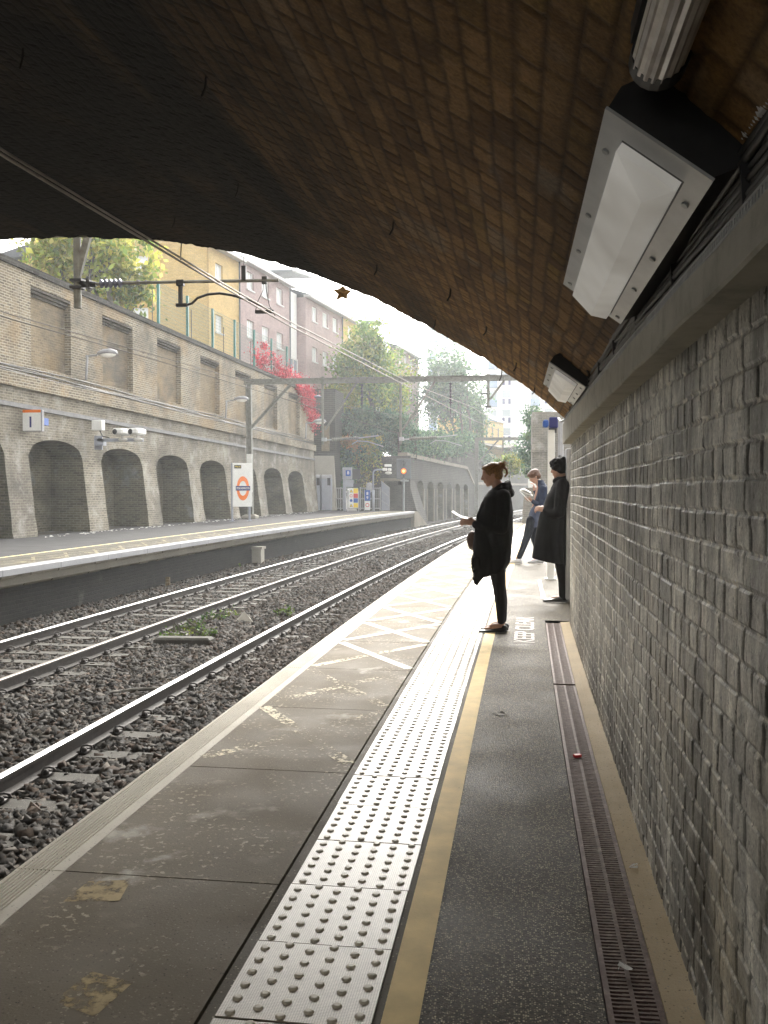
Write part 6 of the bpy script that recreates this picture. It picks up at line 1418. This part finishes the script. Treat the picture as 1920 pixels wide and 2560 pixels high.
# ---- woman in black reading a paper
def woman():
    k = 1/1123.0
    def X(x): return (x-580)*k
    def Z(y): return (2060-y)*k
    m = MB()
    hc = Vector((-.022, 0, 1.472)); Mh = head(m, hc, .90, pitch=-.22)
    limb(m, [(.022,0,1.40), (.055,0,1.30), (.06,0,1.15)], [.050,.055,.10])
    limb(m, [(.06,0,1.22), (.05,0,1.0), (.04,0,.86)], [.09,.09,.10])
    # legs
    limb(m, [(.035,-.06,.84), (.045,-.05,.46), (.07,-.045,.10)], [.07,.042,.032]); limb(m, [(.035,.07,.84), (.05,.07,.46), (.085,.08,.10)], [.07,.042,.032])
    for y, dx in ((-.045,0), (.08,.012)): m.blob((.035+dx,y,.05), (.085,.035,.038), 12, 8); m.blob((-.04+dx,y,.032), (.06,.036,.022), 12, 8)
    # arms and hands
    for y, sg in ((-.16,1), (.16,-1)):
        limb(m, [(.075,y,1.27), (.075,y*1.12,.985), (-.13,y*.55,1.005), (-.19,y*.38,1.03)], [.036,.028,.024,.023])
    hand(m, (-.185,-.062,1.03), (-1,.12,.10), (.05,-.75,.65), (0,.55,.8), .75); hand(m, (-.185,.062,1.03), (-1,-.12,.10), (.05,.75,.65), (0,-.55,.8), .75)
    body = fuse('person', m, 'skin', None, .0058, 3)
    tag(body, 'person with a blond bun in a black coat reading paper at the yellow line', 'person')
    body.location = (-.185, 8.79, .002)
    # hair: cap, bun, loose strands
    m = MB()
    def Hp(p): return hc+Mh @ (Vector(p)*.90)
    m.blob(Hp((.022,0,.042)), (.094,.077,.082), 18, 12, Mh); m.blob(Hp((-.022,0,.088)), (.062,.062,.030), 14, 8, Mh); m.blob(Hp((.060,0,.0)), (.055,.064,.062), 14, 8, Mh)
    m.blob(Hp((.105,.01,.085)), (.034,.032,.032), 12, 8); m.blob(Hp((.095,-.01,.06)), (.04,.03,.03), 12, 8); m.blob(Hp((.135,.0,.060)), (.02,.022,.026), 10, 8)
    hair = fuse('hair', m, 'blondhair', body, .005, 3)
    m = MB(); rg = random.Random(4)
    for i in range(46):
        a = Hp((.11+rg.uniform(-.02,.03), rg.uniform(-.03,.03), .075+rg.uniform(-.03,.03))); L_ = rg.uniform(.03,.085); an = rg.uniform(-1.6,1.4)
        b_ = a+Vector((math.cos(an)*L_*.9, rg.uniform(-.02,.02), math.sin(an)*L_)); m.tube([a, (a+b_)/2+Vector((.01,0,.008)), b_+Vector((0,0,-.012))], [.0022,.0017,.0008], 4)
    m.tube([Hp((.12,-.01,.06)), Hp((.16,-.02,.03)), Hp((.155,-.02,-.02)), Hp((.13,-.02,-.045)), Hp((.12,-.02,-.03))], [.012,.014,.011,.008,.004], 8)
    for i in range(16):
        a = Hp((-.07+rg.uniform(0,.12), rg.uniform(-.06,.06), .10)); m.tube([a, a+Vector((-.012,0,.012)), a+Vector((-.03,0,.002))], [.002,.0015,.0008], 4)
    m.build('loose_hair', M['blondhair'], hair)
    # coat
    m = MB()
    hem = lambda x: .575 if x > .07 else (.575+(.07-x)*-.35 if x > -.07 else .525+(x+.07)*.15)
    rows = [(lambda x: hem(x), X(368), X(690), .17, 0), (.66, X(352), X(742), .185, 0), (.78, X(350), X(762), .19, 0), (.92, X(366), X(776), .185, 0), (1.04, X(385), X(776), .185, 0), (1.12, X(412), X(774), .185, 0),
            (1.20, X(440), X(768), .19, 0), (1.27, X(475), X(758), .19, 0), (1.315, X(510), X(742), .15, 0), (1.34, X(545), X(722), .10, 0)]
    coat_rings(m, rows, 44, .035, 1)
    limb(m, [(.085,-.15,1.275), (.09,-.175,1.12), (.075,-.19,.985), (-.04,-.15,.985), (-.165,-.085,1.01)], [.070,.066,.060,.048,.040]); limb(m, [(.085,.15,1.275), (.09,.175,1.12), (.075,.19,.985), (-.04,.15,.985), (-.165,.085,1.01)], [.070,.066,.060,.048,.040])
    fuse('coat', m, 'black_cloth', body, .0075, 5, wrinkle(.003, 16, 1))
    # front flap hanging lower to a point
    m = MB(); fl = [(X(352),.70),(X(346),.62),(X(362),.56),(X(358),.515),(X(382),.452),(X(412),.447),(X(440),.485),(X(470),.515),(X(505),.545),(X(520),.70)]
    for y0, y1 in ((-.15,-.13), (.10,.13)): m.prism(fl, lambda x, z, y=y0: (x, y+.02*math.sin(z*30), z), lambda x, z, y=y1: (x, y+.02*math.sin(z*30), z))
    m.blob((X(420),-.03,.66), (.075,.13,.10), 12, 8); fuse('coat_flap', m, 'black_cloth', body, .007, 3)
    # scarf collar
    m = MB(); R = []
    for i in range(30):
        a = 2*PI*i/30; R.append(a)
    for zc, rx, ry, r, cx_ in ((1.275,.105,.105,.042,.045), (1.325,.085,.085,.036,.052), (1.365,.068,.070,.026,.062)):
        pts = [(cx_+rx*math.cos(a)-(.02 if math.cos(a) < 0 else 0)*0, ry*math.sin(a), zc+.034*math.cos(a)+.006*math.sin(3*a)) for a in R]; m.tube(pts+[pts[0]], r, 8)
    m.tube([(-.02,-.05,1.27), (-.07,-.06,1.18), (-.115,-.05,1.08), (-.13,-.04,.98)], [.05,.06,.055,.04], 10); m.tube([(-.02,.05,1.27), (-.07,.06,1.18), (-.115,.05,1.08)], [.05,.06,.05], 10)
    fuse('scarf', m, 'black_cloth', body, .007, 4, wrinkle(.004, 22, 3))
    m = MB(); limb(m, [(.035,-.055,.84), (.022,-.055,.62), (.045,-.05,.43), (.062,-.045,.28), (.068,-.045,.105)], [.098,.078,.056,.050,.037]); limb(m, [(.035,.07,.84), (.03,.075,.62), (.055,.075,.43), (.075,.08,.28), (.083,.08,.105)], [.098,.078,.056,.050,.037])
    fuse('leggings', m, 'black_leggings', body, .006, 3)
    for y, dx in ((-.045,0), (.08,.014)):
        m = MB(); shoe(m, (.122+dx,y,0), (-1,-.08 if y < 0 else .05,0), .262, .088, .052, .012); m.blob((.09+dx,y,.045), (.04,.036,.03), 10, 8); fuse('shoe', m, 'blackshoe', body, .005, 2)
    # bag hanging in front of the hip, strap
    bag = MB(); bag.blob((X(345),.10,.86), (.055,.05,.085), 14, 10); bag.blob((X(350),.10,.81), (.05,.05,.05), 12, 8); o = fuse('handbag', bag, 'leather', None, .007, 2); o.location = body.location; tag(o, 'brown leather handbag peeping out in front of the black coat', 'bag')
    # paper held in both hands
    p = MB(); 
    for (a, b_) in (((-.27,-.10,1.052), (-.39,-.13,1.125)), ):
        pts0 = [(-.235,-.10,1.062), (-.30,-.11,1.075), (-.345,-.115,1.098), (-.395,-.12,1.132)]; pts1 = [(-.225,.10,1.068), (-.29,.09,1.08), (-.34,.085,1.103), (-.39,.08,1.137)]
        n = len(pts0); p.add(pts0+pts1+[(x,y,z-.0015) for x, y, z in pts0+pts1], [(i,i+1,n+i+1,n+i) for i in range(n-1)]+[(2*n+n+i,2*n+n+i+1,2*n+i+1,2*n+i) for i in range(n-1)])
    p.add([(-.25,-.11,1.066), (-.155,-.125,1.112), (-.135,.06,1.118), (-.235,.09,1.07), (-.25,-.11,1.0645), (-.155,-.125,1.1105), (-.135,.06,1.1165), (-.235,.09,1.0685)], [(0,1,2,3),(7,6,5,4)])
    o = p.build('paper', M['paper'], None, body.location); tag(o, 'folded white paper held open in the hands of the person with the bun', 'paper')
woman()

# ---- man in a long black coat with backpack, leaning by the wall corner
def man():
    k = 1/875.0
    def X(x): return (x-1301)*k
    def Z(y): return (1740-y)*k
    m = MB(); hc = Vector((-.035, 0, 1.575)); Mh = head(m, hc, 1.0, pitch=-.12, yaw=-.5)
    limb(m, [(.0,0,1.50), (.03,0,1.40), (.03,0,1.25)], [.060,.065,.12]); limb(m, [(.03,0,1.36), (.03,0,1.1), (.02,0,.9)], [.12,.11,.11])
    for y, dx in ((-.08,-.02), (.10,.05)): limb(m, [(.0,y,.88), (-.005+dx,y,.48), (.03+dx,y,.09)], [.08,.05,.04]); m.blob((-.03+dx,y,.04), (.10,.042,.035), 12, 8)
    limb(m, [(-.02,-.21,1.38), (-.02,-.26,1.08), (-.15,-.17,1.05), (-.21,-.09,1.10)], [.04,.034,.028,.026]); limb(m, [(.0,.21,1.38), (.0,.26,1.08), (-.15,.17,1.05), (-.21,.09,1.10)], [.04,.034,.028,.026])
    hand(m, (-.205,-.09,1.10), (-.9,.35,.1), (-.1,-.5,.8), (.1,.6,.7), .8, 1.05); hand(m, (-.205,.09,1.10), (-.9,-.35,.1), (-.1,.5,.8), (.1,-.6,.7), .8, 1.05)
    body = fuse('person', m, 'skin', None, .0065, 3); body.location = (.57, 11.25, .002); body.rotation_euler = (0,0,-.0)
    tag(body, 'person with thick black hair and long black coat leaning at the wall corner', 'person')
    m = MB()
    def Hp(p): return hc+Mh @ Vector(p)
    m.blob(Hp((.025,0,.052)), (.125,.112,.098), 18, 12, Mh); m.blob(Hp((.065,0,.02)), (.075,.095,.075), 14, 10, Mh); m.blob(Hp((-.06,.0,.085)), (.055,.085,.045), 12, 8, Mh); m.blob(Hp((.05,-.06,.02)), (.07,.05,.08), 12, 8, Mh)
    rg = random.Random(2)
    for i in range(60):
        d = Vector((rg.gauss(0,1), rg.gauss(0,1), abs(rg.gauss(0,1))-.3)).normalized(); m.blob(Hp((.03+d.x*.122, d.y*.108, .05+d.z*.10)), (.022,.022,.02), 8, 6)
    fuse('hair', m, 'blackhair', body, .006, 1)
    m = MB(); rows = [(lambda x: .52-.09*(x-X(985))/(X(1395)-X(985)) if x < .4 else .5, X(985), X(1400), .27, 0), (.66, X(1000), X(1405), .265, 0), (.85, X(1028), X(1405), .25, 0), (1.0, X(1060), X(1400), .25, 0), (1.12, X(1090), X(1398), .25, 0), (1.25, X(1135), X(1395), .255, 0), (1.36, X(1185), X(1390), .25, 0), (1.44, X(1215), X(1375), .18, 0), (1.49, X(1245), X(1350), .10, 0)]
    coat_rings(m, rows, 44, .03, 2)
    limb(m, [(-.0,-.20,1.39), (-.03,-.25,1.22), (-.05,-.27,1.07), (-.13,-.20,1.05), (-.19,-.11,1.09)], [.085,.075,.068,.058,.05]); limb(m, [(.0,.20,1.39), (-.02,.25,1.22), (-.03,.27,1.07), (-.13,.19,1.05), (-.19,.11,1.09)], [.085,.075,.068,.058,.05])
    fuse('coat', m, 'black_cloth', body, .009, 5, wrinkle(.004, 14, 5))
    m = MB(); pts = [(.02+.10*math.cos(a), .11*math.sin(a), 1.455+.02*math.cos(a)) for a in [2*PI*i/24 for i in range(25)]]; m.tube(pts, .042, 8); m.tube([(-.05,-.05,1.44), (-.10,-.04,1.34), (-.13,-.03,1.2)], [.04,.045,.035], 8); fuse('collar', m, 'black_cloth', body, .008, 3)
    m = MB()
    for y, dx in ((-.08,-.02), (.10,.05)): limb(m, [(.0,y,.88), (.0+dx,y,.48), (.03+dx,y,.26), (.035+dx,y,.06)], [.115,.078,.062,.056])
    fuse('trousers', m, 'black_leggings', body, .008, 3)
    for y, dx in ((-.08,-.02), (.10,.05)): m = MB(); shoe(m, (.08+dx,y,0), (-1,-.1,0), .29, .10, .075, .02); fuse('shoe', m, 'blackshoe', body, .006, 2)
    b_ = MB(); b_.blob((.17,-.06,1.22), (.11,.17,.20), 16, 12); b_.blob((.18,-.06,1.12), (.11,.16,.14), 14, 10); b_.tube([(.05,-.20,1.42), (.0,-.235,1.3), (.02,-.235,1.12)], .02, 8)
    o = fuse('backpack', b_, 'navy_cloth', None, .009, 3); o.location = body.location; tag(o, 'dark navy backpack on the back of the person in the long coat', 'backpack')
    s_ = MB(); s_.tube([(.10,-.235,1.40), (.16,-.225,1.425)], .006, 6); s_.build('reflective_tab', M['white'], o)
    # white sheet in front of the chest
man()

# ---- reader in navy jacket with open book, farther along
def reader():
    k = 1/588.0
    def X(x): return (x-1020)*k
    m = MB(); hc = Vector((.075, -.02, 1.555)); Mh = head(m, hc, .95, pitch=-.55, yaw=.15)
    limb(m, [(.115,0,1.48), (.18,0,1.38), (.22,0,1.22)], [.050,.052,.07]); limb(m, [(.20,0,1.34), (.14,0,1.05), (.06,0,.80)], [.10,.10,.10])
    limb(m, [(.03,-.08,.78), (-.07,-.08,.46), (-.22,-.10,.10)], [.07,.045,.036]); m.blob((-.28,-.10,.05), (.10,.04,.035), 12, 8)
    limb(m, [(.04,.09,.78), (.07,.09,.45), (.16,.09,.10)], [.07,.045,.036]); m.blob((.10,.09,.045), (.10,.04,.035), 12, 8)
    limb(m, [(.22,-.17,1.33), (.20,-.22,1.06), (.03,-.15,1.13)], [.036,.030,.025]); limb(m, [(.18,.15,1.33), (.20,.20,1.1), (.07,.10,1.33)], [.036,.030,.025])
    hand(m, (.035,-.15,1.13), (-1,.1,.3), (.2,-.6,-.7), (.1,-.7,.7), .7); hand(m, (.075,.095,1.33), (-.15,-.3,1), (1,.2,.1), (0,-.9,-.2), .9)
    body = fuse('person', m, 'skin', None, .007, 3); body.location = (.285, 16.85, .002)
    tag(body, 'person with brown hair in a navy jacket reading an open book', 'person')
    m = MB()
    def Hp(p): return hc+Mh @ (Vector(p)*.95)
    m.blob(Hp((.018,0,.055)), (.110,.092,.088), 16, 12, Mh); m.blob(Hp((.06,0,.0)), (.066,.082,.075), 14, 10, Mh); m.blob(Hp((-.062,-.01,.085)), (.052,.07,.04), 12, 8, Mh)
    rg = random.Random(6)
    for i in range(40): d = Vector((rg.gauss(0,1), rg.gauss(0,1), abs(rg.gauss(0,1)))).normalized(); m.blob(Hp((.015+d.x*.10, d.y*.085, .05+d.z*.085)), (.022,.02,.012), 8, 6)
    fuse('hair', m, 'brownhair', body, .006, 2)
    m = MB(); rows = [(1.05, .06, .34, .16, 0), (1.15, .08, .345, .19, 0), (1.28, .11, .34, .20, 0), (1.37, .13, .31, .16, 0), (1.46, .12, .25, .09, 0), (1.50, .11, .23, .075, 0)]; coat_rings(m, rows, 36, .02, 3)
    limb(m, [(.22,-.17,1.34), (.21,-.21,1.18), (.19,-.225,1.05), (.10,-.19,1.08), (.045,-.15,1.12)], [.07,.062,.056,.046,.038]); limb(m, [(.2,.16,1.34), (.21,.21,1.1), (.085,.11,1.30)], [.068,.055,.038]); fuse('jacket', m, 'navy_cloth', body, .008, 4, wrinkle(.003, 16, 2))
    m = MB(); rows = [(.655, -.075, .12, .15, 0), (.76, -.06, .18, .165, 0), (.90, -.02, .25, .17, 0), (1.06, .05, .32, .165, 0), (1.12, .09, .32, .15, 0)]; coat_rings(m, rows, 36, .03, 4); fuse('overshirt', m, 'denim', body, .008, 4, wrinkle(.003, 16, 7))
    m = MB(); limb(m, [(.03,-.08,.78), (-.06,-.08,.48), (-.13,-.09,.28), (-.195,-.10,.12)], [.10,.068,.056,.05]); limb(m, [(.04,.09,.78), (.07,.09,.48), (.17,.09,.12)], [.10,.068,.05]); fuse('trousers', m, 'darkjeans', body, .008, 3)
    m = MB(); shoe(m, (-.145,-.10,.0), (-1,-.05,0), .28, .105, .105, .03); fuse('shoe', m, 'canvas', body, .006, 2); m = MB(); shoe(m, (.245,.09,0), (-1,0,0), .285, .105, .10, .03); fuse('shoe', m, 'canvas', body, .006, 2)
    p = MB()
    for (a, b_, c, d) in (((-.19,-.16,1.32), (.03,-.17,1.225), (.05,.08,1.235), (-.17,.09,1.335)), ((-.19,-.16,1.305), (-.03,-.20,1.14), (.06,.0,1.09), (-.16,.06,1.28))):
        u = Vector((0,0,-.012)); vs = [Vector(q) for q in (a, b_, c, d)]; p.add(vs+[q+u for q in vs], [(0,1,2,3),(7,6,5,4),(0,4,5,1),(1,5,6,2),(2,6,7,3),(3,7,4,0)])
    for i in range(5): 
        p.add([(-.18+.012*i,-.158,1.325+.004*i),(-.0,-.168,1.24+.008*i),(.02,.075,1.25+.008*i),(-.16+.012*i,.088,1.34+.004*i)], [(0,1,2,3)])
    o = p.build('book', M['paper'], None, body.location); tag(o, 'open white book held by the person in the navy jacket', 'book')
reader()
# fourth traveller seen only as a sliver is left to the dark coat; haze last
HAZE = 0.0014
m = MB(); m.bb((-62,-16,-2.4),(64,205,36)); 
b = NB('haze_air'); v_ = b.n('ShaderNodeVolumePrincipled', Color=(.93,.97,1.0,1), Density=HAZE, Anisotropy=.45); b.L(v_.outputs[0], b.out.inputs['Volume'])
tag(m.build('haze', b.mat), 'thin pale haze in the air over the whole cutting', 'haze', kind='stuff')
